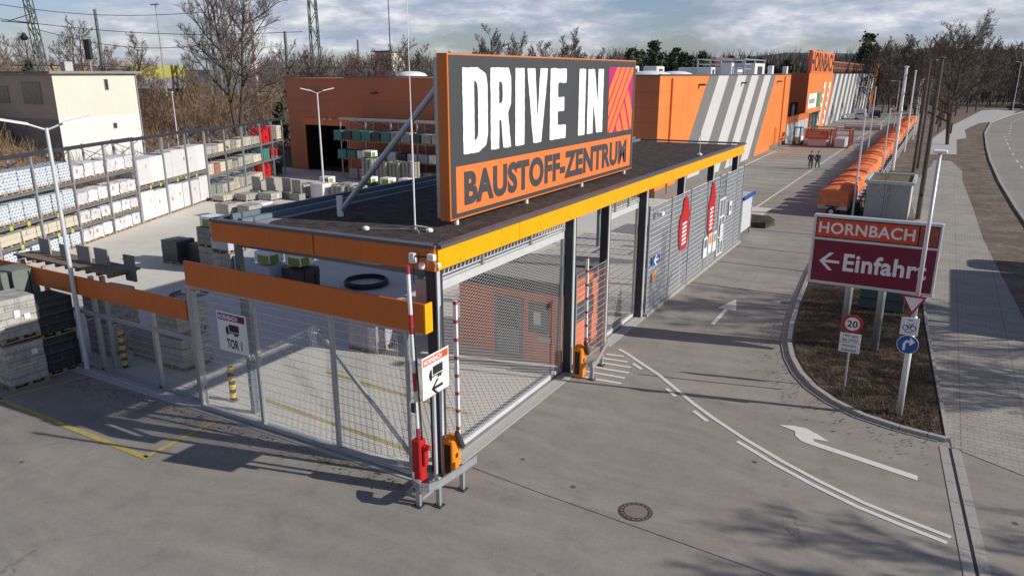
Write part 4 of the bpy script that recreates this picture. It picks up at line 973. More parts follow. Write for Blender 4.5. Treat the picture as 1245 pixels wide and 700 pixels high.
for x in (-29,-26,-23):
    for y in (100,106,112): m.box(x-.1,x+.1,y-.1,y+.1,8.9,10.9)
for z in (9.6,10.2,10.8):
    for x in (-29,-26,-23): m.bar((x,100,z),(x,112,z),.12)
    for y in (100,106,112): m.bar((-29,y,z),(-23,y,z),.12)
m.build('frame', M['zinc'], t); m = MB(); m.bbox(-28.5,-24,101,108,8.9,9.8,.05); m.build('duct', M['white_roof'], t)
# low orange band wall with ramp fence beside the entrance
t = thing('low_wall', 'low orange topped wall with grey panels between the striped facade and the entrance', 'wall', (-18.1,106,0))
m = MB(); m.box(-18.3,-18.1,105.95,123.9,2.5,3.4); m.build('top_band', M['orange_shaded'], t)
for k in range(6):
    m = MB(); m.box(-18.28,-18.14,106.1+k*2.9,108.7+k*2.9,0,2.49); m.build('panel', M['zinc_light'] if k < 3 else M['film_blue'], t)

# red wire cages with goods in the car park
def cage(x, y, w_, d, h, label, banner_=True):
    t = thing('display_cage', label, 'cage', (x,y,0))
    m = MB()
    for px in (x,x+w_):
        for py in (y,y+d): m.box(px-.05,px+.05,py-.05,py+.05,0,h)
    for z in (.1,h-.1): 
        m.bar((x,y,z),(x+w_,y,z),.09); m.bar((x,y+d,z),(x+w_,y+d,z),.09); m.bar((x,y,z),(x,y+d,z),.09); m.bar((x+w_,y,z),(x+w_,y+d,z),.09)
    m.build('frame', M['brown_wall'], t)
    m = MB(); n = int(w_/.25)
    for k in range(n+1): m.bar((x+k*w_/n,y,.1),(x+k*w_/n,y,h-.1),.02)
    n = int(d/.3)
    for k in range(n+1): m.bar((x+w_,y+k*d/n,.1),(x+w_,y+k*d/n,h-.1),.02)
    m.build('bars', M['red'], t)
    if banner_:
        m = MB(); m.box(x+.1,x+w_-.1,y-.06,y-.04,h*.45,h*.92); b_ = m.build('board', M['logo_orange'], t)
        m = MB(); m.box(x+.5,x+w_-.5,y-.075,y-.062,h*.55,h*.66); m.box(x+.5,x+w_*.6,y-.075,y-.062,h*.72,h*.82); m.build('print', M['tan'], b_)
    m = MB(); m.bbox(x+.4,x+w_-.4,y+.4,y+d-.4,.1,h*.5,.05); m.build('goods', M['zinc_light'], t)
cage(-15.3,102.5,3.1,6,2.3,'red wire display cage with an orange board, left one in the car park')
cage(-12.1,102.5,2.1,5,2.3,'red wire display cage with pale goods, right one in the car park',False)
t = thing('forklift', 'small white forklift truck parked beside the display cages', 'forklift', (-16.4,105,0))
m = MB(); m.bbox(-16.9,-15.9,104.4,106.4,.3,1.1,.06); m.build('body', M['white_paint'], t)
m = MB(); m.box(-16.85,-16.8,104.6,104.65,1.1,2.2); m.box(-16.0,-15.95,104.6,104.65,1.1,2.2); m.box(-16.85,-15.95,104.5,105.9,2.2,2.27); m.box(-16.85,-16.8,105.8,105.85,1.1,2.2); m.box(-16.0,-15.95,105.8,105.85,1.1,2.2); m.build('cage', M['dark_steel'], t)
m = MB(); m.box(-16.8,-16.7,103.9,104.3,0.1,2.4); m.box(-16.1,-16.0,103.9,104.3,.1,2.4); m.build('mast', M['dark_steel'], t)
for x in (-16.9,-15.9):
    for y in (104.8,106): m = MB(); m.tube((x-.08,y,.28),(x+.08,y,.28),.28,12); m.build('wheel', M['rubber'], t)

# ------------------------------------------------------------------ cars far off
def make_car(label, paint, van=False):
    t = thing('parked_car', label, 'car', (0,0,0))
    prof = [(-2.1,.35),(2.1,.35),(2.15,.75),(1.95,.95),(1.0,1.05),(.45,1.5),(-1.1,1.52),(-1.8,1.1),(-2.15,1.0),(-2.18,.6)] if not van else [(-2.4,.4),(2.4,.4),(2.45,.95),(2.1,1.15),(1.5,2.0),(-2.3,2.1),(-2.45,1.0)]
    m = MB(); m.extr([(-.85,y,z) for y,z in prof],(1.7,0,0)); m.build('body', paint, t, world=False)
    m = MB()
    if van: m.extr([(-.86,1.95,1.2),(-.86,1.42,1.9),(-.86,.7,1.9),(-.86,.7,1.2)],(1.72,0,0))
    else: m.extr([(-.86,.85,1.07),(-.86,.4,1.42),(-.86,-1.05,1.44),(-.86,-1.6,1.1)],(1.72,0,0))
    m.box(-.7,.7,-2.2 if not van else -2.46,-1.9 if not van else -2.4,1.05,1.3); m.build('window', M['glass'], t, world=False)
    for x in (-.82,.82):
        for y in (-1.35,1.35):
            m = MB(); m.tube((x-.1,y,.32),(x+.1,y,.32),.32,14); wh = m.build('wheel', M['rubber'], t, world=False); m = MB(); m.tube((x-.11,y,.32),(x+.11,y,.32),.17,10); m.build('rim', M['zinc'], wh, world=False)
    for x in (-.6,.6):
        m = MB(); m.box(x-.15,x+.15,2.05 if not van else 2.3,2.17 if not van else 2.44,.7,.85); m.build('headlight', M['white_paint'], t, world=False)
    return t
c1 = make_car('dark car on the far road at the right edge', M['car_dark']); c1.location = (16.0,236,0); c1.rotation_euler = (0,0,R(75))
c2 = make_car('white van on the far right road behind the street lamp', M['car_white'], True); c2.location = (30,262,0); c2.rotation_euler = (0,0,R(100))
c3 = make_car('blue van parked beyond the end of the trailers', M['car_blue'], True); c3.location = (-5.2,196,0)
c4 = make_car('pale van parked by the far end of the ribbed facade', M['car_white'], True); c4.location = (-15.0,172,0)
for x,y,l in ((-13,180,'dark car parked beside the pale van at the end of the store'),(-9.5,215,'dark car farthest along the car park lane'),(-1.2,225,'dark car under the trees at the end of the lane')):
    dup(c1,(x,y,0),R(10),l)
dup(c2,(-7.5,236,0),0,'white van farthest along the car park lane')
t = thing('shadow_lorry', 'unseen white box lorry added to cast a shadow on the footpath', 'lorry', (8.2,38,0))  # out of view, added so its box shades the footpath
m = MB(); m.bbox(7.3,9.7,31.5,41.8,.9,3.1,.06); m.build('load_box', M['white_paint'], t)
m = MB(); m.bbox(7.1,9.3,42.2,44.4,.5,2.7,.2); c_ = m.build('cab', M['car_blue'], t); m = MB(); m.box(7.3,9.1,44.38,44.44,1.6,2.4); m.build('windscreen', M['glass'], c_)
for y in (33.5,35,43.4):
    for x in (7.2,9.2): m = MB(); m.tube((x-.15,y,.5),(x+.15,y,.5),.5,14); m.build('wheel', M['rubber'], t)
t = thing('concrete_block', 'low white concrete island block in the car park lane past the cages', 'block', (-11,146,0)); m = MB(); m.bbox(-14.5,-8.9,139,140.2,0,.9,.05); m.build('block', M['concrete'], t); m = MB(); m.box(-14.3,-9.1,138.98,139,.5,.8); m.build('panel', M['white_paint'], t)

# ------------------------------------------------------------------ tarpaulin trailers along the lane
def make_trailer():
    t = thing('rental_trailer', 'orange tarpaulin trailer, one of the tightly parked row along the lane', 'trailer', (0,0,0), 0, 'orange tarpaulin trailers parked along the lane')
    m = MB(); m.bbox(-.92,.92,-.62,.62,.42,.72,.02); m.build('bed', M['zinc'], t, world=False)
    # tarp hood with a rounded ridge, runs across the lane
    prof = [(-.90,.70),(.90,.70),(.92,1.46),(.84,1.60),(.42,1.70),(.02,1.76),(-.40,1.71),(-.84,1.62),(-.92,1.46)]
    m = MB(); m.extr([(x,-.67,z) for x,z in prof],(0,1.34,0)); tp = m.build('tarpaulin', M['tarp'], t, world=False)
    m = MB(); m.box(-.6,.4,-.682,-.675,1.0,1.08); m.box(-.4,.3,-.682,-.675,1.14,1.2); m.build('print', M['tan'], tp, world=False)
    for y in (-.7,.7):
        m = MB(); m.tube((-.0,y-.08,.3),(-.0,y+.08,.3),.3,14); wh = m.build('wheel', M['rubber'], t, world=False)
        m = MB(); m.tube((-.0,y-.09,.3),(-.0,y+.09,.3),.15,10); m.build('rim', M['zinc_light'], wh, world=False)
        m = MB(); m.box(-.4,.4,y-.1,y+.1,.62,.66); m.build('mudguard', M['black'], t, world=False)
    m = MB(); m.bar((.9,.3,.5),(1.6,0,.5),.06); m.bar((.9,-.3,.5),(1.6,0,.5),.06); m.tube((1.55,0,.0),(1.55,0,.8),.03,6); m.build('drawbar', M['black'], t, world=False)
    return t
M['tarp'] = mat('orange tarpaulin', (.66,.165,.05), .8, var=.35, scale=2.6, rand=.30, bump=.6)
tr = make_trailer()
tr.location = (-5.55,53.0,0); tr.rotation_euler = (0,0,R(-6)); rnd = random.Random(5)
tr['label'] = 'nearest orange tarpaulin trailer at the front end of the parked row'; 
for k in range(1,56):
    y = 53+k*1.93; dup(tr,(-5.55+rnd.uniform(-.08,.08)+(k*.004),y,0),R(-10+rnd.uniform(-6,6)),'orange tarpaulin trailer, one of the tightly parked row behind the nearest one',scale=(.96,1,rnd.uniform(.86,.97)))
t = thing('railing', 'low white rack railing along the far side of the trailer row', 'railing', (-3.7,56,0))
m = MB()
for k in range(38): y = 55+k*2.6; m.box(-3.85,-3.79,y-.04,y+.04,0,1.1); 
for z in (.4,.75,1.08): m.bar((-3.82,55,z),(-3.82,152,z),.05)
m.build('frame', M['zinc_light'], t)
t = thing('motor_roller', 'dark compact machine parked between the nearest trailer and the concrete box', 'machine', (-4.3,53.5,0))
m = MB(); m.bbox(-4.7,-4.1,53.2,54.6,.3,.9,.06); m.build('body', M['dark_steel'], t)
for x in (-4.7,-4.1): m = MB(); m.tube((x-.06,53.4,.3),(x+.06,53.4,.3),.3,12); m.build('wheel', M['rubber'], t)
m = MB(); m.tube((-4.4,54.4,.9),(-4.4,54.8,1.4),.03,6); m.build('handle', M['black'], t)

# concrete box building with overgrown roof
t = thing('service_box', 'grey concrete service box with a mossy flat roof behind the entrance sign', 'service box', (-2.3,56,0))
m = MB(); m.box(-3.72,-1.18,52.7,57.2,.02,2.27); m.build('wall', M['concrete'], t)
m = MB()
for a,b in (((-3.8,52.62),(-1.1,52.62)),((-1.1,52.62),(-1.1,57.3)),((-1.1,57.3),(-3.8,57.3)),((-3.8,57.3),(-3.8,52.62))): m.bar((*a,2.37),(*b,2.37),.18,.2)
m.build('roof_edge', M['zinc_light'], t); m = MB(); m.box(-3.7,-1.2,52.72,57.2,2.272,2.35); m.build('roof_moss', M['moss'], t)
m = MB()
for x in (-2.4,): m.box(x-.01,x+.01,52.66,52.699,.1,2.25)
m.build('panel_joint', M['stone_grey'], t)

# ------------------------------------------------------------------ lamps, masts, poles
def two_head(name, label, x, y, h, rz, back=True):
    t = thing(name, label, 'street lamp', (x,y,0), rz)
    m = MB(); m.tube((0,0,0),(0,0,h),.085,10,.05); m.build('pole', M['zinc_light'], t, world=False, smooth=False)
    m = MB(); m.box(-.07,.07,-.07,.07,.6,1.0); m.build('hatch', M['zinc'], t, world=False)
    for s in ((-1,1) if back else (-1,)):
        m = MB(); m.tube((0,0,h-.06),(s*.45,0,h+.12),.03,8); a = m.build('arm', M['zinc_light'], t, world=False)
        m = MB(); m.extr([(s*.42,-.14,h+.10),(s*1.15,-.12,h+.26),(s*1.2,0,h+.28),(s*1.15,.12,h+.26),(s*.42,.14,h+.10)],(0,0,.06)); m.build('lamp_head', M['white_paint'], a, world=False)
    return t
two_head('street_lamp','tall two headed street lamp in front of the black stone pallets',-22.5,12.3,7.5,R(62))
two_head('street_lamp','two headed street lamp in the middle of the goods yard',-40.03,41.5,7.7,R(45))
t = thing('street_lamp','slim pale lamp post between the pale house and the bare tree','street lamp',(-72.0,53.0,0))
m = MB(); m.tube((-72.0,53.0,0),(-72.0,53.0,7.1),.08,8,.05); m.build('pole', M['zinc_light'], t); m = MB(); m.box(-72.7,-71.9,52.9,53.1,7.08,7.16); m.build('lamp_head', M['white_paint'], t)
# big pole in the island with traffic signs
px, py = .03, 21.25
t = thing('street_lamp', 'tall galvanised lamp post in the planted island carrying a small flat square head', 'street lamp', (px,py,0))
m = MB(); m.tube((px,py,.05),(px,py,2.9),.085,12,.08); m.tube((px,py,2.9),(px,py,7.15),.06,12,.045); m.build('pole', M['zinc_light'], t, smooth=True)
m = MB(); m.bbox(px-.16,px+.16,py-.32,py+.08,7.14,7.21,.02); m.build('lamp_head', M['white_paint'], t)
yf = py-.14
def frontdisc(m, cx, cz, r, y, r2=None): return disc2(m,cx,cz,r,(0,y,0),(1,0,0),(0,0,1),32,r2)
t = thing('traffic_sign', 'give way triangle with red border on the island lamp post', 'traffic sign', (px,yf,3.1))
def tri(cx, cz, s): return [(cx-s,cz+s*.58),(cx+s,cz+s*.58),(cx,cz-s*1.16)]
m = MB(); m.extr([(x,yf+.03,z) for x,z in tri(-.04,3.30,.30)],(0,.02,0)); m.build('plate', M['red'], t)
m = MB(); m.extr([(x,yf+.024,z) for x,z in tri(-.04,3.30,.215)],(0,.004,0)); m.build('face', M['sign_white'], t)
t = thing('traffic_sign', 'small white bicycle supplementary plate below the give way triangle', 'traffic sign', (px,yf,2.65))
m = MB(); m.bbox(-.25,.17,yf+.02,yf+.04,2.40,2.88,.005); m.build('plate', M['sign_white'], t)
m = MB(); frontdisc(m,-.13,2.6,.075,yf+.015,.055); frontdisc(m,.05,2.6,.075,yf+.015,.055); shape2(m,[(-.12,2.6),(-.04,2.72),(-.02,2.72),(-.10,2.6)],(0,yf+.014,0),(1,0,0),(0,0,1)); shape2(m,[(-.05,2.6),(.03,2.74),(.05,2.74),(-.03,2.6)],(0,yf+.013,0),(1,0,0),(0,0,1))
shape2(m,[(-.14,2.47),(.06,2.47),(.06,2.49),(-.14,2.49)],(0,yf+.014,0),(1,0,0),(0,0,1)); shape2(m,[(-.1,2.80),(.02,2.80),(.02,2.82),(-.1,2.82)],(0,yf+.014,0),(1,0,0),(0,0,1)); m.build('pictogram', M['black'], t)
t = thing('traffic_sign', 'round blue sign with a white right turn arrow on the island lamp post', 'traffic sign', (px,yf,2.15))
m = MB(); m.tube((-.02,yf+.04,2.14),(-.02,yf+.02,2.14),.26,32); m.build('plate', M['sign_white'], t)
m = MB(); frontdisc(m,-.02,2.14,.245,yf+.017); m.build('face', M['blue_sign'], t)
m = MB(); q = lambda p: shape2(m,p,(0,yf+.013,0),(1,0,0),(0,0,1))
q([(-.13,1.98),(-.07,1.98),(-.07,2.16),(-.13,2.16)]); q([(-.13,2.16),(-.07,2.16),(-.045,2.20),(.03,2.20),(.03,2.26),(-.07,2.26)]); q([(.02,2.11),(.15,2.23),(.02,2.35)]); m.build('arrow', M['letter_white'], t)
# 20 sign
qx, qy = -1.49, 22.6
t = thing('traffic_sign', 'round 20 speed limit sign with red border on a thin post in the island', 'traffic sign', (qx,qy,0))
m = MB(); m.tube((qx,qy,.05),(qx,qy,2.3),.03,8); m.build('post', M['zinc'], t)
m = MB(); m.tube((qx,qy-.03,2.04),(qx,qy-.05,2.04),.28,36); m.build('plate', M['red'], t)
m = MB(); frontdisc(m,qx,2.04,.20,qy-.053); m.build('face', M['sign_white'], t)
m = MB(); lettering('20',(qx-.14,qx+.14,1.94,2.14),(0,qy-.056,0),(1,0,0),(0,0,1),m,.02); m.build('lettering', M['black'], t)
for z0,z1,l1,l2,lab in ((1.47,1.75,'Hier gilt','die StVO','white plate reading Hier gilt die StVO just below the 20 sign'),(1.16,1.45,'Unbefugter','Aufenthalt','lower white text plate under the 20 sign')):
    t = thing('traffic_sign', lab, 'traffic sign', (qx,qy,z0)); m = MB(); m.bbox(qx-.29,qx+.27,qy-.05,qy-.03,z0,z1,.004); m.build('plate', M['sign_white'], t)
    m = MB(); h_ = (z1-z0); lettering(l1,(qx-.2,qx+.18,z0+h_*.55,z0+h_*.86),(0,qy-.054,0),(1,0,0),(0,0,1),m,.01); lettering(l2,(qx-.22,qx+.2,z0+h_*.12,z0+h_*.42),(0,qy-.054,0),(1,0,0),(0,0,1),m,.01); m.build('lettering', M['black'], t)
# entrance sign
YS = 26.0
t = thing('entrance_sign', 'large magenta and orange HORNBACH Einfahrt sign on two grey posts in the island', 'sign', (-1.4,26.2,0))
m = MB(); m.bbox(-3.30,.46,YS,YS+.22,2.22,4.56,.02); m.build('frame', M['zinc_light'], t)
m = MB(); m.box(-3.20,.38,YS-.006,YS-.001,2.33,3.72); m.build('lower_panel', M['bordeaux'], t)
m = MB(); m.box(-3.20,.38,YS-.006,YS-.001,3.80,4.47); m.build('upper_panel', M['black'], t)
m = MB(); m.box(-3.17,-.20,YS-.010,YS-.007,3.84,4.43); m.box(-.15,.35,YS-.010,YS-.007,3.84,4.43); m.build('orange_panel', M['logo_orange'], t)
ux = (1,0,0); oS = (0,YS-.014,0)
m = MB(); lettering('HORNBACH',(-3.10,-.28,3.95,4.33),oS,ux,uz_,m,.022); m.build('lettering', M['letter_white'], t)
m = MB(); emblem(m,-.14,.34,3.85,4.42,oS,ux,uz_); m.build('emblem_stripes', M['brown_wall'], t)
m = MB(); lettering('Einfahrt',(-2.24,.18,2.74,3.34),oS,ux,uz_,m,.028); m.build('lettering', M['letter_white'], t)
m = MB(); 
sx, sz = -2.98, 3.02
for s_ in (1,-1): shape2(m,[(sx,sz),(sx+.30,sz+s_*.30),(sx+.43,sz+s_*.30),(sx+.13,sz)],oS,ux,uz_)
shape2(m,[(sx+.12,sz-.045),(sx+.62,sz-.045),(sx+.62,sz+.045),(sx+.12,sz+.045)],(0,YS-.016,0),ux,uz_); m.build('arrow', M['letter_white'], t)
for x in (-1.98,-.98):
    m = MB(); m.tube((x,26.35,.05),(x,26.35,4.3),.12,14); m.build('post', M['zinc'], t, smooth=True)
t = thing('switch_cabinet', 'dark green utility cabinet standing in the island behind the entrance sign', 'cabinet', (-1.1,31.5,0))
m = MB(); m.bbox(-1.95,-.35,31.2,31.6,.1,1.45,.02); m.build('body', M['cab_green'], t)
m = MB(); m.box(-1.9,-.4,31.16,31.198,.5,.53); m.box(-1.9,-.4,31.16,31.198,1.2,1.23); m.box(-1.16,-1.13,31.17,31.198,.15,1.4); m.build('door_seam', M['dark_steel'], t)

def mast(label, x, y, h, r=.06, mt='zinc_light', arm=None, name='street_lamp', cat='street lamp', lean=(0,0)):
    t = thing(name, label, cat, (x,y,0)); m = MB(); m.tube((x,y,0),(x+lean[0],y+lean[1],h),r,8,r*.7); m.build('pole', M[mt], t)
    if arm:
        m = MB(); m.tube((x,y,h-.05),(x+arm,y,h+.02),.035,6); a = m.build('arm', M[mt], t); m = MB(); m.bbox(x+arm-.25,x+arm+.25,y-.1,y+.1,h-.02,h+.06,.015); m.build('lamp_head', M['white_paint'], a)
    else:
        m = MB(); m.lathe([(r*1.3,0),(r*1.3,.06),(r*.5,.1)],10,(x+lean[0],y+lean[1],h)); m.build('cap', M[mt], t)
    return t
mast('grey lamp post with a short arm nearest beside the front trailer',-4.35,52.6,6.5,.07,arm=-.95)
mast('thin grey lamp post with an arm farther along the trailers',-6.7,89.4,7.7,.07,arm=-1.6)
mast('thin grey post standing among the middle of the trailers',-4.2,74.3,6.0,.06)
mast('thin pale post farthest behind the trailers near the store end',-6.4,127,8,.07,arm=-1.)
fl = mast('tall white flagpole, the nearest and thickest one beside the trailers',-3.7,81.1,9.6,.17,'white_paint',name='flagpole',cat='flagpole')
m = MB()
for k in range(26): z = .8+k*.34; m.tube((-3.7+.15*math.cos(k*1.3),81.1+.15*math.sin(k*1.3),z),(-3.7+.15*math.cos(k*1.3+1.3),81.1+.15*math.sin(k*1.3+1.3),z+.34),.03,5)
m.build('rope', M['zinc'], fl)
mast('second white flagpole from the front, half hidden behind the first',-3.6,101,9.3,.10,'white_paint',name='flagpole',cat='flagpole')
mast('white flagpole third from the front',-3.5,121,7.9,.09,'white_paint',name='flagpole',cat='flagpole')
mast('farthest white flagpole behind the trailers',-3.5,130,8.2,.09,'white_paint',name='flagpole',cat='flagpole')
mast('tall weathered wooden pole nearest behind the entrance sign',-.60,53.9,9.9,.16,'polewood',name='wooden_pole',cat='pole')
mast('leftmost tall wooden pole beside the footpath',-1.85,80.5,10.2,.17,'polewood',name='wooden_pole',cat='pole')
mast('middle wooden pole between the two taller ones',-1.6,83.8,8.4,.15,'polewood',name='wooden_pole',cat='pole')
m = MB(); m.tube((-.60,53.75,1.6),(-.60,53.6,1.6),.1,8); o = m.build('pole_switch', M['black']); tag(o,'small black switch on the nearest wooden pole','switch')
for x,y,h,l in ((-1.5,150,11,'two headed white lamp above the dark trees left of the big tree'),(13.8,215,11.5,'two headed white lamp above the dark wood at the far right')):
    two_head('street_lamp',l,x,y,h,R(-30))
t = thing('traffic_sign','pale direction sign at the far right edge of the road','traffic sign',(21,232,0)); m = MB(); m.box(20.94,21.06,232,232.1,0,3); m.build('post', M['zinc'], t); m = MB(); m.box(20.0,22.0,231.9,231.95,2.6,3.5); m.build('plate', M['white_paint'], t)
for k,(x,y,l) in enumerate(((1.2,137,'dark cyclist stand post beside the far footpath'),)):
    t = thing('bollard',l,'post',(x,y,0)); m = MB(); m.tube((x,y,0),(x,y,1.6),.12,8); m.build('post', M['dark_steel'], t)

# ------------------------------------------------------------------ people
def person(label, x, y, rz, coat, carry=1):
    t = thing('person', label, 'person', (x,y,0), rz)
    V = [(0,0,.93),(0,0,1.12),(0,.01,1.30),(0,.01,1.43),(0,0,1.52),(0,.01,1.62),(0,.01,1.74),
         (.10,0,.90),(.12,.10,.50),(.12,.02,.09),(.12,.16,.05),(-.10,0,.90),(-.12,-.12,.50),(-.12,-.24,.11),(-.12,-.12,.04),
         (.19,.0,1.40),(.26,-.08,1.14),(.25,.06,.92),(.25,.10,.84),(-.19,0,1.40),(-.26,.06,1.14),(-.25,.16,.94),(-.25,.2,.86)]
    Ed = [(0,1),(1,2),(2,3),(3,4),(4,5),(5,6),(0,7),(7,8),(8,9),(9,10),(0,11),(11,12),(12,13),(13,14),(3,15),(15,16),(16,17),(17,18),(3,19),(19,20),(20,21),(21,22)]
    rad = [.15,.14,.16,.12,.055,.085,.07,.10,.075,.05,.045,.10,.075,.05,.045,.075,.05,.038,.035,.075,.05,.038,.035]
    def sk(nm, vs, es, rs, mt, parent):
        me = bpy.data.meshes.new(nm); me.from_pydata(vs, es, []); o = bpy.data.objects.new(nm, me); COL.objects.link(o)
        md = o.modifiers.new('s','SKIN'); me.skin_vertices or bpy.ops
        for i, r in enumerate(rs): me.skin_vertices[0].data[i].radius = (r, r*.8)
        me.skin_vertices[0].data[0].use_root = True
        sb = o.modifiers.new('d','SUBSURF'); sb.levels = sb.render_levels = 2
        me.materials.append(mt); o.parent = parent; return o
    try:
        b = sk('body', V, Ed, rad, M['skin'], t)
        sk('jacket', [V[i] for i in (0,1,2,3,15,16,17,19,20,21)], [(0,1),(1,2),(2,3),(3,4),(4,5),(5,6),(3,7),(7,8),(8,9)], [.17,.165,.185,.12,.095,.068,.05,.095,.068,.05], coat, b)
        sk('trousers', [V[i] for i in (0,7,8,9,11,12,13)], [(0,1),(1,2),(2,3),(0,4),(4,5),(5,6)], [.165,.12,.095,.07,.12,.095,.07], M['trousers'], b)
    except Exception as e:
        print('person', e)
    m = MB(); m.lathe([(.02,.10),(.075,.085),(.092,.03),(.085,-.02),(.06,-.05)],12,(0,-.015,1.70)); m.build('hair', M['hair'], t, world=False, smooth=True)
    m = MB(); m.lathe([(.012,0),(.018,.02),(.008,.045)],8,(0,.095,1.63)); m.build('nose', M['skin'], t, world=False)
    return t
person('person in an olive jacket walking on the left in the car park', -10.75, 77.9, R(190), M['coat_green'])
person('person in a teal jacket walking on the right in the car park', -10.15, 78.1, R(175), M['coat_teal'])

# ------------------------------------------------------------------ goods yard: racks
RZ = math.atan2(.436,.900)
def rack(label, posts, levels, y0, y1, ztop, loc, rz, depth=1.3, heavy=(), mt='zinc', beam='blue_steel'):
    t = thing('storage_rack', label, 'rack', loc, rz)
    for p in posts:
        wd = .10 if p not in heavy else .16
        m = MB(); m.box(-wd,0,p-wd/2,p+wd/2,0,ztop-.1); m.box(-depth,-depth+.08,p-.05,p+.05,0,ztop-.05)
        for k in range(5):
            z = .3+k*(ztop-.8)/5; m.bar((-.05,p,z),(-depth+.05,p,z+(ztop-.8)/5),.03)
        m.build('upright', M[mt], t, world=False)
    for z in levels:
        m = MB(); m.box(-.08,-.001,y0,y1,z-.13,z-.02); m.box(-depth,-depth+.06,y0,y1,z-.13,z-.02); m.build('beam', M[beam], t, world=False)
        m = MB(); m.box(-depth+.07,-.09,y0,y1,z-.045,z-.025); m.build('shelf_deck', M['zinc'], t, world=False)
    m = MB(); m.box(-.15,.05,y0-.1,y1+.1,ztop-.12,ztop+.06); m.box(-depth-.05,-depth+.08,y0-.1,y1+.1,ztop-.3,ztop-.15)
    n = int((y1-y0)/3)
    for k in range(n): a = y0+k*(y1-y0)/n; b = a+(y1-y0)/n; m.bar((-depth+.03,a,ztop-.2),(-depth+.03,b,ztop-1.2),.03); m.bar((-depth+.03,a,ztop-1.2),(-depth+.03,b,ztop-.2),.03)
    m.build('roof_beam', M['dark_steel'] if beam != 'zinc' else M['zinc'], t, world=False)
    return t
PA = [-12,-9,-6.1,-3.03,-.1,2.93,5.85]; PB = [5.95,9.22,12.3,15.1]; PC = [15.2,18.4,21.67,25.4,28.0,30.6]
ra = rack('long goods rack with blue printed pallets and white sacks at the left of the yard',PA,(1.05,2.05,3.45),-12,5.85,5.25,(RX,RY,0),RZ)
rb = rack('middle goods rack holding the big white film wrapped blocks',PB,(2.2,),5.95,15.1,5.2,(RX,RY,0),RZ,heavy=(9.22,))
rc = rack('far goods rack with beige stone pallets and red bundles next to the hall',PC,(1.65,3.15),15.2,30.6,5.05,(RX,RY,0),RZ,heavy=(21.67,))
HR = rack('goods rack along the orange hall wall with teal and grey packages',[0,2.9,5.7,8.5,11.3,14.1],(1.75,3.35),0,14.1,5.2,(-46.9,51.2,0),R(-90),depth=1.2,mt='zinc',beam='zinc')

def lumpy(w, d, h, seed, amp=.06, n=6):
    """box with a bumpy surface: sacks, wrapped bundles"""
    m = MB(); r = Vector((seed*3.1,seed*1.7,seed))
    def face(f, a, b):
        k = len(m.v)
        for i in range(a+1):
            for j in range(b+1):
                p = Vector(f(i/a,j/b)); q = p*5.5+r
                o = Vector((mnoise.noise(q),mnoise.noise(q+Vector((9,0,0))),mnoise.noise(q+Vector((0,9,0)))+.4*mnoise.noise(p*14+r)))*amp
                edge = max(abs(p.x)/(w/2), abs(p.y)/(d/2)); zz = p.z/h
                if zz > .9: o.z -= .05*edge*edge
                m.v.append(tuple(p+o))
        for i in range(a):
            for j in range(b): c = k+i*(b+1)+j; m.f.append((c,c+b+1,c+b+2,c+1))
    W, D = w/2, d/2
    face(lambda u,v:(-W+u*w,-D,v*h),n,n); face(lambda u,v:(W-u*w,D,v*h),n,n); face(lambda u,v:(W,-D+u*d,v*h),n,n); face(lambda u,v:(-W,D-u*d,v*h),n,n); face(lambda u,v:(-W+u*w,-D+v*d,h),n,n)
    return m
def pallet_mb(w=1.2, d=.95):
    m = MB(); W, D = w/2, d/2
    for x in (-W+.05,0,W-.05): m.box(x-.05,x+.05,-D,D,0,.03); 
    for x in (-W+.06,0,W-.06):
        for y in (-D+.06,0,D-.06): m.box(x-.055,x+.055,y-.06,y+.06,.031,.10)
    for k in range(5): y = -D+.06+k*(2*D-.12)/4; m.box(-W,W,y-.07,y+.07,.101,.125)
    return m
GM = {}
def goods(kind, w, d, h, seed=0):
    """prototype pallet with its load (never linked twice: copied)"""
    key = (kind, w, d, h, seed)
    if key in GM: return GM[key]
    P = pallet_mb(w,d).mesh('pallet', M['wood']); mt = M.get(kind)
    if kind in ('sack',): m = lumpy(w*.98,d*.98,h,seed,.075,9)
    elif kind in ('dark_wrap','green_wrap'): m = lumpy(w*.96,d*.96,h,seed,.035,6)
    elif kind == 'red_bundle': m = lumpy(w*.9,d*.9,h,seed,.12,6); mt = M['red']
    elif kind in ('white_block',): m = MB(); m.bbox(-w/2,w/2,-d/2,d/2,0,h,.03)
    elif kind == 'cube_stone':
        m = MB()
        for i in range(3):
            for j in range(3): m.tube((-w/2+w*(i+.5)/3,-d/2+d*(j+.5)/3,0),(-w/2+w*(i+.5)/3,-d/2+d*(j+.5)/3,h-random.random()*.12),w/6.4,8)
    elif kind in ('stone_grey','stone_beige','layers_grey','layers_dark','stone_red'):
        m = MB(); n = max(2,int(h/.26)); rr = random.Random(seed+5)
        for k in range(n):
            a = rr.uniform(-.012,.012); b = rr.uniform(-.012,.012); half = w/2
            for s in (0,1): m.bbox(-w/2+s*half+a+.004,-w/2+(s+1)*half+a-.004,-d/2+b,d/2+b,k*h/n+.004,(k+1)*h/n-.004,.012)
    else: m = MB(); m.bbox(-w/2,w/2,-d/2,d/2,0,h,.02)
    GM[key] = (P, m.mesh('load', mt, smooth=kind in ('sack','dark_wrap','green_wrap','red_bundle')))
    return GM[key]
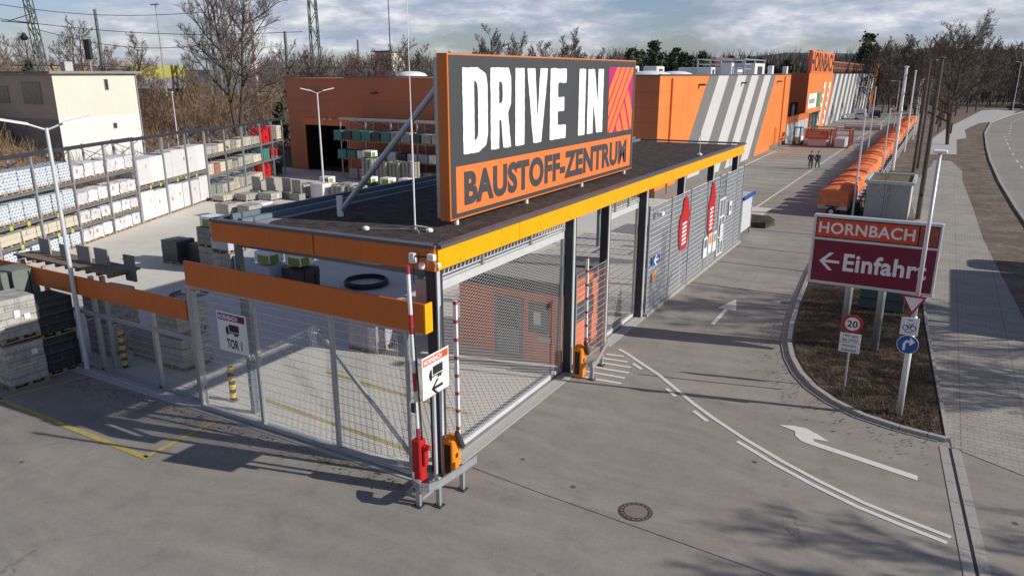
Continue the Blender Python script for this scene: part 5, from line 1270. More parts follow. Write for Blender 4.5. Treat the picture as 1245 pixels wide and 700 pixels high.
def put(kind, loc, rz, label, group=None, w=1.2, d=.95, h=.85, seed=0, cat='pallet', top=None, pal=True):
    P, Lm = goods(kind,w,d,h,seed)
    t = thing('goods_pallet', label, cat, loc, rz, group)
    if pal:
        a = bpy.data.objects.new('pallet',P); COL.objects.link(a); a.parent = t
    b = bpy.data.objects.new('load',Lm); COL.objects.link(b); b.parent = t; b.location = (0,0,.13 if pal else 0); b.scale = (1,1,random.uniform(.90,1.0)); b.rotation_euler = (0,0,R(random.uniform(-1.5,1.5)))
    if kind in ('white_block','film_blue','layers_grey','sack') and random.random() < .6:
        q = MB(); x0 = w/2+.012; y0_ = random.uniform(-.3,.15)*d; z0_ = h*random.uniform(.45,.7); q.box(x0-.01,x0,y0_,y0_+.16,z0_,z0_+.22); q.build('paper_label', M[random.choice(('tan','film_blue','stone_grey','white_paint'))], t, world=False)
    if kind in ('stone_grey','stone_beige','green_wrap','dark_wrap','layers_dark') and random.random() < .7:
        q = MB()
        for f_ in (-.27,.25): q.box(-w/2-.006,w/2+.006,f_*d-.012,f_*d+.012,.13,h*.9+.135)
        q.build('strap', M['black'], t, world=False)
    if top:
        m = MB(); m.bbox(-w*.38,w*.38,-d*.38,d*.38,h+.14,h+.14+.48,.02); bx = m.build('display_box', M['white_paint'], t, world=False)
        m = MB(); m.box(-w*.2,w*.386,-d*.386,-d*.38-.004,h+.16,h+.5); m.box(w*.38,w*.385,-d*.3,d*.1,h+.16,h+.5); m.build('label', M['lime'], bx, world=False)
    return t
def in_rack(y, z, off=-.62, base=(RX,RY), rz=RZ):
    c, s = math.cos(rz), math.sin(rz); return (base[0]+off*c-y*s, base[1]+off*s+y*c, z)
def bay(kind, ya, yb, z, n, h, label, d=None, jit=.02, w=1.15, **k):
    """n loads side by side between two uprights"""
    st_ = (yb-ya-.2)/n
    for i in range(n):
        y = ya+.1+st_*(i+.5)+random.uniform(-jit,jit)
        lab = label if isinstance(label,str) else label[i]
        put(kind,in_rack(y,z),RZ+R(random.uniform(-1.5,1.5)),lab,lab+', alike' if n > 1 and isinstance(label,str) else None,w=w,d=round(min(st_-.06,d or 9),2),h=h,seed=i%3,**k)
bayn = {-9:'leftmost bay in view',-6.1:'second bay from the left',-3.03:'bay left of the white sacks',-.1:'first bay of white sacks',2.93:'second bay of white sacks'}
# bays of blue printed film pallets
for a,b in ((-9,-6.1),(-6.1,-3.03),(-3.03,-.1)):
    bay('print_blue',a,b,3.45,3 if a > -9 else 2,1.02,'blue printed pallet on the top shelf, '+bayn[a],d=.92)
    bay('print_blue',a,b,2.05,3,.95,'blue printed pallet on the middle shelf, '+bayn[a],d=.9)
    bay('stone_beige' ,a,b,1.05,2,.55,'flat pale stone pallet on the low shelf, '+bayn[a])
    if a > -6.5: bay('print_blue',a,b,.0,3,.72,'blue printed pallet on the floor, '+bayn[a],d=.8)
for a,b in ((-.1,2.93),(2.93,5.85)):
    for z,h,l in ((3.45,.78,'top'),(2.05,.72,'upper middle'),(1.05,.62,'low'),(0,.72,'floor')):
        bay('sack',a,b,z,3,h,f'pallet of white sacks on the {l} level, {bayn[a]}',d=.95)
for i,(a,b,n) in enumerate(((5.95,9.22,2),(9.22,12.3,3),(12.3,15.1,2))):
    bn = ('first bay after the sacks','bay right of the heavy blue post','bay before the stone pallets')[i]
    bay('white_block',a,b,0,n,1.78,'tall white wrapped block on the floor, '+bn); bay('white_block',a,b,2.2,n,1.62+.15*(i>0),'tall white wrapped block on the shelf, '+bn)
kinds = ['stone_beige','stone_grey','layers_grey','stone_beige','stone_grey']
for i,(a,b) in enumerate(((15.2,18.4),(18.4,21.67),(21.67,25.4))):
    bn = ('first stone bay','second stone bay','third stone bay')[i]
    for z,l,hs in ((0,'floor',.95),(1.65,'middle shelf',.8),(3.15,'top shelf',.75)):
        for j in range(3 if i < 2 else 2):
            st_ = (b-a-.2)/(3 if i < 2 else 2); k = kinds[(i*2+j+int(z*2))%5]
            if i == 0 and z == 1.65 and j > 0: k = 'stone_red' if j == 1 else k
            if i == 0 and z == 0: k = 'green_wrap' if j < 2 else 'stone_grey'
            pos = ('left','middle','right')[j]; col = {'stone_beige':'beige stone','stone_grey':'grey stone','layers_grey':'layered grey stone','stone_red':'red stone','green_wrap':'dark green wrapped'}[k]
            put(k,in_rack(a+.1+st_*(j+.5),z),RZ,f'{pos} {col} pallet on the {l}, {bn} of the far rack',w=1.1,d=round(st_-.12,2),h=hs-random.choice((0,.12,.2)),seed=j)
for j in range(4): put('red_bundle',in_rack(26.0+j*.78,3.15),RZ,'bright red bundle on the top shelf of the far rack','bright red bundles on the top shelf of the far rack',w=.8,d=.72,h=1.35,seed=j,pal=False,cat='bundle')
put('stone_beige',in_rack(29.7,3.15),RZ,'tall beige pallet at the far end of the top shelf beside the red bundles',h=1.3,d=1.1)
put('teal',in_rack(26.4,1.65),RZ,'dark green package on the middle shelf below the red bundles',h=1.0,d=1.3,cat='package')
for j in range(2): put('red_bundle',in_rack(28.4+j*1.1,1.65),RZ,('left','right')[j]+' small red and dark bundle on the middle shelf at the hall end',w=.7,d=.7,h=.7,seed=5+j,cat='bundle')
for j in range(2): put('red_bundle',in_rack(26.1+j*1.0,0),RZ,('left','right')[j]+' bright red bundle on the floor at the end of the far rack',w=.9,d=.85,h=1.3,seed=7+j,cat='bundle')
for j in range(3): put('dark_wrap',in_rack(28.2+j*.9,0),RZ,'dark bundle on the floor at the hall end of the far rack','dark bundles at the hall end of the far rack',w=.8,d=.75,h=1.1,seed=j,cat='bundle')
# yellow price tags on the beams
for k,(y,z) in enumerate([(-7.6,1.98),(-5.2,1.98),(-4.0,1.98),(-1.8,1.98),(-6.4,.98),(-4.7,.98),(-3.3,.98),(-2.0,.98),(-.9,.98),(7.2,2.12),(8.4,2.12),(10.6,2.12),(11.8,2.12),(13.3,2.12)]):
    m = MB(); m.box(.01,.03,-.10,.10,-.12,.08); o = m.build('price_tag', M['tagyellow'], world=False); o.location = in_rack(y,z,0); o.rotation_euler = (0,0,RZ)
    if k < 4: l,gp = 'yellow price tag on the middle beam of the blue pallet bays','yellow tags on the middle beam'
    elif k < 9: l,gp = 'yellow price tag on the lowest beam of the blue pallet bays','yellow tags on the lowest beam'
    else: l,gp = 'yellow price tag on the beam between the white blocks','yellow tags between the white blocks'
    tag(o,l,'price tag',gp)

# hall rack goods
hx = -46.9
def hb(kind, x, z, h, label, w=.95, d=1., **k): put(kind,(hx+x,50.6,z),0,label,w=w,d=d,h=h,**k)
row_top = ['teal','dark_wrap','teal','teal','dark_wrap','teal','stone_grey','stone_grey','dark_wrap','stone_grey','layers_grey','stone_grey','dark_wrap']
for i,k in enumerate(row_top): hb(k,.65+i*1.06,3.35,.82,{'teal':'teal','dark_wrap':'dark','stone_grey':'grey stone','layers_grey':'finely layered grey stone'}[k]+' package on the top shelf of the hall rack',group=k+' packages on the top shelf of the hall rack',seed=i%3)
row_mid = ['teal','teal','white_block','stone_grey','teal','white_block','dark_wrap','white_block','stone_grey','white_block','stone_grey','white_block']
for i,k in enumerate(row_mid): hb(k,1.0+i*1.1,1.75,.75,({'teal':'teal','white_block':'white','stone_grey':'grey','dark_wrap':'dark'}[k])+' package on the lower shelf of the hall rack',group=k+' packages on the lower shelf of the hall rack',seed=i%3)
for i in range(11): hb('layers_grey',2.2+i*1.15,0,.95,'grey stone pallet on the floor of the hall rack',group='grey stone pallets on the floor of the hall rack',seed=i%3)
# rows of pallets in the middle of the yard
n_ = 0
for (x,y,kind,h,tp,lab) in (
 (-42.0,44.0,'stone_beige',.55,True,'beige pallet with a green labelled display box, leftmost of the yard row'),
 (-40.4,44.6,'stone_grey',.6,False,'low grey pallet right of the leftmost display box'),
 (-40.9,48.0,'cube_stone',2.3,True,'tall cobble stack with a display box on top near the hall gateway'),
 (-39.6,48.2,'cube_stone',2.1,False,'first plain tall cobble stack right of the one with a box'),
 (-38.4,48.4,'cube_stone',2.1,False,'second plain tall cobble stack right of the one with a box'),
 (-37.2,48.6,'cube_stone',2.2,False,'third plain tall cobble stack right of the one with a box'),
 (-37.8,44.2,'dark_wrap',.8,True,'dark pallet with a green labelled box in front of the cobble stacks'),
 (-36.2,44.4,'stone_beige',.8,True,'beige pallet with a green labelled box, second in front of the hall rack'),
 (-34.7,44.8,'stone_beige',.8,True,'beige pallet with a green labelled box, third in front of the hall rack'),
 (-33.2,45.2,'stone_grey',.8,True,'grey pallet with a green labelled box near the strut of the sign'),
 (-39.8,41.0,'white_block',1.1,False,'white wrapped cube pallet in front of the middle lamp'),
 (-38.2,41.4,'cube_stone',1.1,False,'low cobble pallet beside the middle lamp'),
 (-36.9,41.7,'cube_stone',1.1,False,'low cobble pallet second right of the middle lamp'),
 (-41.6,41.0,'stone_grey',.9,False,'grey slab pallet left of the middle lamp'),
 (-42.6,38.6,'layers_grey',.5,False,'low layered slab pallet behind the canopy roof edge, right one'),
 (-44.0,37.6,'stone_grey',.45,False,'low slab pallet behind the canopy roof edge, middle one'),
 (-45.3,36.6,'stone_beige',.4,False,'low slab pallet behind the canopy roof edge, left one'),
 (-39.9,35.2,'white_block',.5,False,'low white film pallet behind the canopy roof edge'),
 (-38.2,35.6,'white_block',.45,False,'second low white film pallet behind the canopy roof edge'),
 (-40.0,32.6,'layers_grey',.8,False,'grey pallet just beyond the far left corner of the canopy roof'),
 (-38.4,33.0,'layers_grey',.8,False,'grey pallet second from the left corner of the canopy roof'),
 (-36.6,33.4,'stone_grey',.8,False,'grey pallet third from the left corner of the canopy roof'),
 (-29.9,23.4,'stone_grey',.9,False,'bottom grey pallet of the stack left of the canopy corner'),
 (-28.3,22.9,'layers_grey',.9,False,'bottom pallet of the stack touching the canopy corner in view'),
 (-27.0,23.0,'film_blue',.9,False,'pale blue packed pallet right of the stacks'),
 (-24.6,21.9,'film_blue',1.05,True,'pale blue packed pallet with a green label seen between fascia and gate board'),
 (-23.1,22.2,'dark_wrap',1.05,True,'dark pallet with a green label seen between fascia and gate board'),
 (-32.2,23.0,'dark_wrap',1.15,False,'dark wrapped pallet standing alone in the yard'),
 (-30.95,23.5,'dark_wrap',1.0,False,'dark wrapped pallet beside the lone one, with a pale top'),
 (-16.0,18.4,'purple_print',1.25,False,'lilac brick pattern pallet behind the sliding gate'),
 (-23.4,13.9,'layers_grey',1.0,False,'lower grey pallet behind the left fence near the lamp'),
 (-20.2,14.2,'layers_grey',1.0,False,'lower grey pallet behind the left fence near the bollard'),
 (-21.7,14.3,'stone_grey',.8,False,'grey pallet between the two stacks behind the left fence'),
): put(kind,(x,y,0),R(random.uniform(-4,4)),lab,w=1.2,d=1.1,h=h,top=tp,seed=n_%3); n_ += 1
for (x,y,z,kind,h,tp,lab) in ((-29.9,23.4,1.05,'stone_grey',.8,True,'top pallet with a green labelled box on the stack left of the canopy corner'),
 (-28.3,22.9,1.05,'film_blue',.55,False,'middle packed pallet of the stack touching the canopy corner'),
 (-28.3,22.9,1.75,'layers_grey',.6,False,'top pallet of the stack touching the canopy corner'),
 (-23.4,13.9,1.15,'layers_grey',.95,False,'upper grey pallet behind the left fence near the lamp'),
 (-20.2,14.2,1.15,'layers_grey',.85,False,'upper grey pallet behind the left fence near the bollard')):
    put(kind,(x,y,z),R(random.uniform(-3,3)),lab,w=1.2,d=1.1,h=h,top=tp,seed=2)
# upright display slabs
for k,(x,y,z,w_,h_,lab) in enumerate(((-25.6,13.3,3.22,.62,.5,'upright grey display slab, first from the left on the plank deck'),(-24.5,13.3,3.22,.42,.42,'upright grey display slab, second from the left on the plank deck'),(-23.4,13.3,3.22,.70,.5,'upright grey display slab, third from the left on the plank deck'),(-22.45,13.3,3.22,.70,.52,'upright grey display slab, fourth from the left on the plank deck'),(-21.15,13.35,2.85,.50,.82,'tall dark display slab at the right end of the plank deck'))):
    m = MB(); m.bbox(x-w_/2,x+w_/2,y-.03,y+.03,z,z+h_,.008); o = m.build('display_slab', M['stone_grey'] if k < 4 else M['stripe_dark']); tag(o,lab,'slab')
for k,(x,y,lab) in enumerate(((-43.6,39.6,'upright slab nearest the canopy edge in the yard row'),(-42.2,39.9,'upright slab second in the yard row'),(-40.9,39.6,'upright slab third in the yard row'),(-44.9,39.4,'upright slab first from the left in the yard row'))):
    m = MB(); m.bbox(x-.45,x+.45,y-.05,y+.05,.5,1.5,.01); m.box(x-.5,x+.5,y-.3,y+.3,0,.5); o = m.build('display_slab', M['stone_grey']); tag(o,lab,'slab')
t = thing('plank_deck','weathered plank deck raised on posts behind the left fence board','platform',(-23.8,13.2,0))
m = MB()
for k in range(6): m.box(-26.6+.05*k,-21.3+.03*k,12.75+k*.16,12.89+k*.16,3.14,3.20)
m.build('planks', M['oldwood'], t)
m = MB()
for k in range(10): m.box(-26.4+k*.55,-26.3+k*.55,12.76,13.68,3.04,3.14)
m.build('bearer', M['oldwood'], t)
for x in (-26.2,-21.8): m = MB(); m.box(x-.06,x+.06,12.75,12.87,0,3.04); m.build('post', M['zinc'], t)
t = thing('goods_pallet','brown red stone block pallet low at the left picture edge','pallet',(-39.2,19.6,0)); m = MB(); m.bbox(-39.9,-38.9,18.6,19.9,.14,1.7,.02); m.build('load', M['brown_wall'], t); m = MB(); m.box(-39.9,-38.9,18.6,19.9,0,.13); m.build('pallet', M['wood'], t)
for k in range(3):
    o = bpy.data.objects.new('empty_pallet', pallet_mb(1.2,1.0).mesh('pallet',M['wood'])); COL.objects.link(o); o.location = (-37.3,17.6,k*.13); o.rotation_euler = (0,0,R(20+k*3)); tag(o,'empty wooden pallet, '+('bottom','middle','top')[k]+' of the small stack before the left rack','pallet')
# black and grey kerb stone pallets in front
for (x,y,z,kind,w_,d_,h,seed,lab) in (
 (-23.52,11.88,0,'layers_dark',1.2,1.08,1.08,0,'lower black kerb stone pallet beside the lamp post'),
 (-23.52,11.88,1.22,'layers_dark',1.2,1.08,1.05,1,'upper black kerb stone pallet beside the lamp post'),
 (-23.35,10.74,0,'layers_grey',1.2,1.08,1.30,0,'lower grey kerb stone pallet at the left picture edge'),
 (-23.40,10.76,1.44,'layers_grey',1.2,1.08,1.28,1,'upper grey kerb stone pallet at the left picture edge'),
 (-24.9,11.9,0,'layers_dark',1.2,1.1,1.2,0,'dark stone pallet hidden behind the black ones'),
 (-25.4,12.0,1.34,'green_wrap',1.15,1.1,1.65,1,'green grey strapped bundle behind the black stones, right one'),
 (-26.4,11.2,0,'layers_grey',1.2,1.1,1.3,0,'grey stone pallet under the left green bundle'),
 (-26.4,11.2,1.44,'green_wrap',1.2,1.2,1.6,2,'green grey strapped bundle behind the grey stones, left one')):
    put(kind,(x,y,z),R(-2),lab,w=w_,d=d_,h=h,seed=seed)
for x,y,z,lab in ((-22.74,10.9,.95,'small white paper label on the lower grey kerb stones'),(-22.78,10.9,2.05,'small white paper label on the upper grey kerb stones')):
    m = MB(); m.box(x,x+.015,y,y+.16,z,z+.16); o = m.build('paper_label', M['white_paint']); tag(o,lab,'label')
m = MB()
for k in range(4): m.ring((-21.3,24.3,.06+k*.06),.95-.05*(k%2),.04,40,6)
o = m.build('pipe_coil', M['dark_steel'], smooth=True); tag(o,'coil of dark plastic pipe lying on the yard floor under the canopy','pipe coil')

# ------------------------------------------------------------------ house by the embankment
t = thing('house', 'pale cream and white two storey house with a flat grey roof beyond the rack', 'house', (-70,39.5,0))
m = MB(); m.quad((-70,39.5,5.2),(-70,47.7,5.2),(-70,47.7,9.0),(-70,39.5,9.0)); m.build('upper_wall', M['cream'], t)
m = MB(); m.quad((-70,39.5,0),(-70,47.7,0),(-70,47.7,5.2),(-70,39.5,5.2)); m.quad((-70,47.7,0),(-82,47.7,0),(-82,47.7,9),(-70,47.7,9)); m.build('lower_wall', M['render_white'], t)
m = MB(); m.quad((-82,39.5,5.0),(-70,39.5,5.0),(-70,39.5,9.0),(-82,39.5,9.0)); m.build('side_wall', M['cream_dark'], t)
m = MB(); m.quad((-82,39.5,0),(-70,39.5,0),(-70,39.5,5.0),(-82,39.5,5.0)); m.build('plinth', M['render_grey'], t)
m = MB(); m.extr([(-82.4,39.1,9.02),(-69.6,39.1,9.02),(-69.6,48.1,9.02),(-82.4,48.1,9.02)],(0,0,.22)); rf = m.build('roof', M['asphalt_roof'], t)
m = MB(); m.bbox(-73.5,-72.7,42.4,43.2,9.24,10.1,.03); m.build('chimney', M['concrete'], rf)
for y,z,h in ((44.3,7.5,1.05),(44.6,3.9,.55)):
    m = MB(); m.box(-70.0,-69.96,y,y+.42,z,z+h); wn_ = m.build('window', M['zinc'], t); m = MB(); m.box(-69.959,-69.95,y+.05,y+.37,z+.05,z+h-.05); m.build('pane', M['glass'], wn_)
for x,w_,h in ((-75.2,3.2,2.0),(-79.5,2.0,1.6)):
    m = MB(); m.box(x,x+w_,39.46,39.5,6.3,6.3+h); wn_ = m.build('window', M['render_grey'], t); m = MB(); m.box(x+.1,x+w_-.1,39.44,39.459,6.4,6.2+h); m.build('pane', M['house_pane'], wn_)
m = MB(); m.tube((-69.92,47.6,0),(-69.92,47.6,9),.05,8); m.build('downpipe', M['zinc'], t)

# ------------------------------------------------------------------ railway on the embankment
t = thing('freight_wagon', 'yellow topped freight wagon covered in graffiti standing on the embankment', 'railway wagon', (*pol(-24.6,125),6.2), R(29.7+24.6))
m = MB(); m.bbox(-3.6,3.6,-1.3,1.3,2.2,4.0,.05); m.build('upper_side', M['wagon_yellow'], t, world=False)
m = MB(); m.bbox(-3.6,3.6,-1.28,1.28,.7,2.2,.03); m.build('lower_side', M['graffiti'], t, world=False)
for x in (-2.4,2.4): m = MB(); m.tube((x,-.8,.45),(x,.8,.45),.45,12); m.build('wheel', M['dark_steel'], t, world=False)
t = thing('shed', 'long low tan shed with a flat top behind the pale house', 'shed', (*pol(-30,118),5.5), R(29.7+28)); m = MB(); m.bbox(-6,3,-2,2,0,4.6,.05); m.build('wall', M['tan'], t, world=False); m = MB(); m.box(-6.2,3.2,-2.2,2.2,4.6,4.8); m.build('roof', M['asphalt_roof'], t, world=False)
t = thing('shed', 'brownish flat shed between the chimney and the yellow wagon', 'shed', (*pol(-27.4,128),5.5), R(29.7+28)); m = MB(); m.bbox(-4.5,4.5,-2,2,0,4.2,.05); m.build('wall', M['brown_shed'], t, world=False); m = MB(); m.box(-4.7,4.7,-2.2,2.2,4.2,4.4); m.build('roof', M['asphalt_roof'], t, world=False)
def lattice_mast(label, az, d, z0, h, w0, w1, mt='zinc', arm=None, lean=0):
    x, y = pol(az,d); t = thing('lattice_mast', label, 'mast', (x,y,z0), R(30))
    m = MB(); n = int(h/(w0*1.3)); f = lambda z: w0+(w1-w0)*z/h
    for sx_ in (-1,1):
        for sy_ in (-1,1): m.bar((sx_*w0/2,sy_*w0/2,0),(sx_*w1/2+lean,sy_*w1/2,h),w0*.11)
    for k in range(n):
        za, zb = h*k/n, h*(k+1)/n; a, b = f(za)/2, f(zb)/2; la, lb = lean*za/h, lean*zb/h
        s = 1 if k % 2 else -1
        for sd_ in (-1,1): m.bar((la-s*a,sd_*a,za),(lb+s*b,sd_*b,zb),w0*.07); m.bar((la+sd_*a,-s*a,za),(lb+sd_*b,s*b,zb),w0*.07)
    m.build('lattice', M[mt], t, world=False)
    if arm:
        m = MB()
        for z,l in arm: m.bar((0,0,z),(l,0,z+.3),.12); m.bar((0,0,z+1.2),(l*.8,0,z+.3),.08)
        m.build('arm', M[mt], t, world=False)
    return t
lattice_mast('grey lattice catenary mast leaning over the roof of the pale house',-31.2,105,5.5,15,.9,.6,'mast_green',arm=((9,-4),),lean=-.8)
lattice_mast('left column of the tall lattice pylon behind the big bare tree',-20.9,120,6,26,1.5,1.0,'zinc')
lattice_mast('right column of the tall lattice pylon behind the big bare tree',-19.9,120,6,26,1.5,1.0,'zinc')
lattice_mast('tall lattice mast left of the reddish trees behind the hall',-14.2,130,2,27,1.5,.9,'mast_green')
def simple_mast(label, az, d, z0, h, r, mt, cat='mast', nm='railway_mast', head=None):
    x, y = pol(az,d); t = thing(nm, label, cat, (x,y,z0)); m = MB(); m.tube((x,y,z0),(x,y,z0+h),r,8,r*.6); m.build('pole', M[mt], t)
    if head == 'signal': m = MB(); m.bbox(x-.5,x+.5,y-.2,y+.2,z0+h-2.2,z0+h,.05); m.build('signal_head', M['black'], t)
    if head == 'lamp': m = MB(); m.bbox(x-.9,x+.9,y-.2,y+.2,z0+h,z0+h+.15,.03); m.build('lamp_head', M['zinc'], t)
    if head == 'lantern': m = MB(); m.lathe([(.25,0),(.4,.3),(.1,.8)],10,(x,y,z0+h)); m.build('lantern', M['black'], t)
    return t
simple_mast('green grey pole right of the black railway signal',-27.9,108,6,10.5,.28,'mast_green')
simple_mast('railway signal with a black head above the chimney',-28.6,102,6,6.8,.14,'zinc',head='signal')
simple_mast('thin lamp mast between the dark red tree and the big bare tree',-24.3,118,6,12,.12,'zinc',head='lamp')
simple_mast('red and white banded chimney mast right of the lattice pylon',-18.4,150,4,17,.38,'arm_bands2')
simple_mast('dark spire like mast above the pine right of the big bare tree',-16.2,160,4,13,.45,'mast_green')
simple_mast('slim dark mast among the trees behind the hall',-11.2,170,0,16,.3,'mast_green')
simple_mast('very thin dark antenna rising above the beige tower',-8.9,200,10,19,.16,'dark_steel')
simple_mast('dark lantern like railway light left of the catenary mast',-32.0,100,6,6.5,.08,'dark_steel',head='lantern')
x, y = pol(-8.95,200); t = thing('tower','small beige square tower among the trees behind the hall','tower',(x,y,0)); m = MB(); m.bbox(x-2.6,x+2.6,y-2.6,y+2.6,0,14.2,.1); m.build('wall', M['cream'], t); m = MB(); m.box(x-3,x+3,y-3,y+3,14.2,14.6); m.build('roof', M['asphalt_roof'], t)
m = MB()
for z in (10,12.2): m.box(x-.8,x+1.2,y-2.66,y-2.6,z,z+1.2)
m.build('window', M['glass'], t)
x, y = pol(9.2,420); t = thing('apartment_block','pale flat roofed apartment block rising above the conifers','building',(x,y,0)); m = MB(); m.bbox(x-9,x+9,y-6,y+6,0,19,.1); m.build('wall', M['render_white'], t)
m = MB()
for r_ in range(3):
    for k in range(5): m.box(x-8+k*3.4,x-6+k*3.4,y-6.1,y-6.0,10+r_*3,11.6+r_*3)
m.build('window', M['glass'], t)
# overhead wires
wires = []
for k,(a0,z0,a1,z1,d) in enumerate(((-36,22.5,-24,18.5,106),(-36,15.5,-15,14.2,104),(-36,17.5,-21,16.6,108),(-27,26,-9,21.5,125),(-31.5,14,-21,12.6,105))):
    p, q = pol(a0,d), pol(a1,d); t = MB(); pts = []
    for i in range(17): u = i/16; pts.append((p[0]+(q[0]-p[0])*u,p[1]+(q[1]-p[1])*u,z0+(z1-z0)*u-1.2*math.sin(math.pi*u)))
    t.path(pts,.035,4); o = t.build('overhead_wire', M['dark_steel']); tag(o,('top left overhead wire sloping down from the upper left corner','lowest long overhead wire across the left sky','middle overhead wire across the left sky','overhead wire right of the lattice pylon','short overhead wire just over the house roof')[k],'wire')

# ------------------------------------------------------------------ trees
def grow(rnd, wood, twigs, p, d, length, r, level, maxl, spec):
    seg = 4 if level < 2 else (3 if level == 2 else 2); pts = [p]; q = p; dd = d.copy()
    for i in range(seg):
        dd = (dd+Vector((rnd.uniform(-1,1),rnd.uniform(-1,1),rnd.uniform(-.6,1)))*spec['bend']+Vector((0,0,spec['up']*(.4 if level else .1)))).normalized()
        q = q+dd*length/seg; pts.append(q)
    for i in range(seg):
        ra, rb = r*(1-.75*i/seg), r*(1-.75*(i+1)/seg)
        if level <= spec['wood']: wood.tube(pts[i],pts[i+1],ra,6 if level == 0 else 4,rb,cap=False)
        else:
            s = (pts[i+1]-pts[i]).cross(Vector((rnd.uniform(-1,1),rnd.uniform(-1,1),rnd.uniform(-1,1)))).normalized()*max(ra,spec['tw'])
            twigs.v += [tuple(pts[i]-s),tuple(pts[i]+s),tuple(pts[i+1]+s*.6),tuple(pts[i+1]-s*.6)]; n = len(twigs.v); twigs.f.append((n-4,n-3,n-2,n-1))
    if level >= maxl: return
    n = spec['n'][level]
    for k in range(n):
        u = (spec['clear'] if level == 0 else .2)+(1-(spec['clear'] if level == 0 else .2))*(k+rnd.random())/n; u = min(u,.999)
        i = int(u*seg); b = pts[i].lerp(pts[i+1],u*seg-i); ax = (pts[i+1]-pts[i]).normalized()
        a = Vector((rnd.uniform(-1,1),rnd.uniform(-1,1),rnd.uniform(-.25,.5))); a = (a-ax*a.dot(ax)).normalized()
        sp = spec['ang'][min(level,len(spec['ang'])-1)]*rnd.uniform(.7,1.25)
        nd = (ax*math.cos(sp)+a*math.sin(sp)).normalized()
        ll = length*spec['ratio']*(1.05-.5*u)*rnd.uniform(.75,1.15) if level else length*spec['limb']*(1.15-.65*u)*rnd.uniform(.8,1.15)
        grow(rnd,wood,twigs,b,nd,ll,max(r*(.55-.25*u)*rnd.uniform(.8,1.1),.008),level+1,maxl,spec)
def bare_tree(seed, h, spec):
    rnd = random.Random(seed); wood, tw = MB(), MB()
    for s in range(spec.get('stems',1)):
        d0 = Vector((rnd.uniform(-.12,.12),rnd.uniform(-.12,.12),1)) if spec.get('stems',1) == 1 else Vector((math.cos(s*2.3)*.22,math.sin(s*2.3)*.22,1))
        grow(rnd,wood,tw,Vector((0,0,0)),d0.normalized(),h*.86,h*spec['girth'],0,spec['max'],spec)
    return wood, tw
SP_BIG = dict(bend=.13,up=.10,wood=2,tw=.018,n=(13,8,7,8),clear=.22,ang=(.85,.7,.7,.8),ratio=.56,limb=.50,girth=.016,max=4)
SP_MED = dict(bend=.13,up=.12,wood=1,tw=.03,n=(12,8,8,4),clear=.2,ang=(.75,.7,.7,.8),ratio=.55,limb=.42,girth=.013,max=3)
SP_FAR = dict(bend=.15,up=.12,wood=0,tw=.04,n=(16,11,9),clear=.15,ang=(.7,.7,.7),ratio=.5,limb=.40,girth=.012,max=3)
def tree_thing(label, meshes, x, y, z, s=1., rz=0., group=None, cat='tree', name='bare_tree'):
    t = thing(name, label, cat, (x,y,z), rz, group)
    for nm, me in meshes: o = bpy.data.objects.new(nm, me); COL.objects.link(o); o.parent = t
    t.scale = (s,s,s*1.0); return t
def protos(seed, h, spec, twm='twig'):
    a, b = bare_tree(seed,h,spec); return [('trunk',a.mesh('trunk',M['bark'])),('crown',b.mesh('crown',M[twm]))]
big1 = protos(11,17,dict(SP_BIG,stems=2)); big2 = protos(23,16,SP_BIG); 
med = [protos(31+i,13,SP_MED,('twig','twig_dark','twig')[i]) for i in range(3)]; red = protos(41,12,SP_MED,'twig_red')
far = [protos(51+i,15,SP_FAR,('twig','twig_dark','twig_dark','twig')[i]) for i in range(4)]
# big individual trees
x, y = -73.5,62.5; tree_thing('large bare tree with two stems behind the racks',big1,x,y,.6,1.12,R(80))
tree_thing('large bare tree with dark trunk beside the footpath and wooden poles',big1,.8,115,0,.90,R(120))
tree_thing('bare tree leaning in from the left edge before the pale house',big2,-68.5,27.0,1.2,.62,R(200))
x,y = pol(-25.8,122); tree_thing('dark reddish tree above the yellow wagon',red,x,y,6,.72)
rnd = random.Random(9)
def zt(x, y):
    dx, dy = x-RX, y-RY; d = dx*NX+dy*NY; t_ = dx*EX+dy*EY
    return terr(t_,d)-.1 if d > 6 and -45 < t_ < 178 else 0
def row(n, az0, az1, d0, d1, hs, label, group, pool, jit=.6):
    for i in range(n):
        az = az0+(az1-az0)*(i+rnd.uniform(.1,.9))/n; d = rnd.uniform(d0,d1); x, y = pol(az,d)
        tree_thing(label,pool[rnd.randrange(len(pool))],x,y,max(0,zt(x,y)),rnd.uniform(*hs)*.82,rnd.uniform(0,6.3),group)
row(12,-34,-26,112,150,(.7,1.0),'bare tree on the skyline behind the pale house','bare trees behind the pale house',med)
row(8,-25,-17,112,160,(.55,.85),'bare tree behind the yellow wagon and the big tree','bare trees beyond the wagon',med)
row(17,-16.5,-8,110,165,(1.05,1.4),'brown bare tree behind the orange hall','bare trees behind the hall',med+[red])
row(12,-8,-3,150,210,(.95,1.2),'bare tree behind the hall roof left of the big sign','bare trees left of the big sign',far)
row(10,-3,5,210,250,(1.45,1.75),'bare tree whose top shows over the big sign','bare tree tops over the big sign',far)
row(6,5.5,9,220,260,(1.1,1.4),'bare tree right behind the far edge of the big sign','bare trees right of the big sign',far)
row(16,24.5,31.5,190,260,(1.15,1.5),'dark bare tree of the wood behind the flagpoles','bare trees behind the flagpoles',far)
row(14,31,38,240,300,(1.3,1.7),'dark bare tree across the far road','bare trees across the far road',far)
for i in range(9):
    yy = 128+i*11+rnd.uniform(-3,3); tree_thing('bare tree in the row along the footpath beyond the big one',med[i%3],-1.2+rnd.uniform(-.8,.8)+i*.25,yy,0,rnd.uniform(.8,1.1),rnd.uniform(0,6),'bare trees along the footpath')
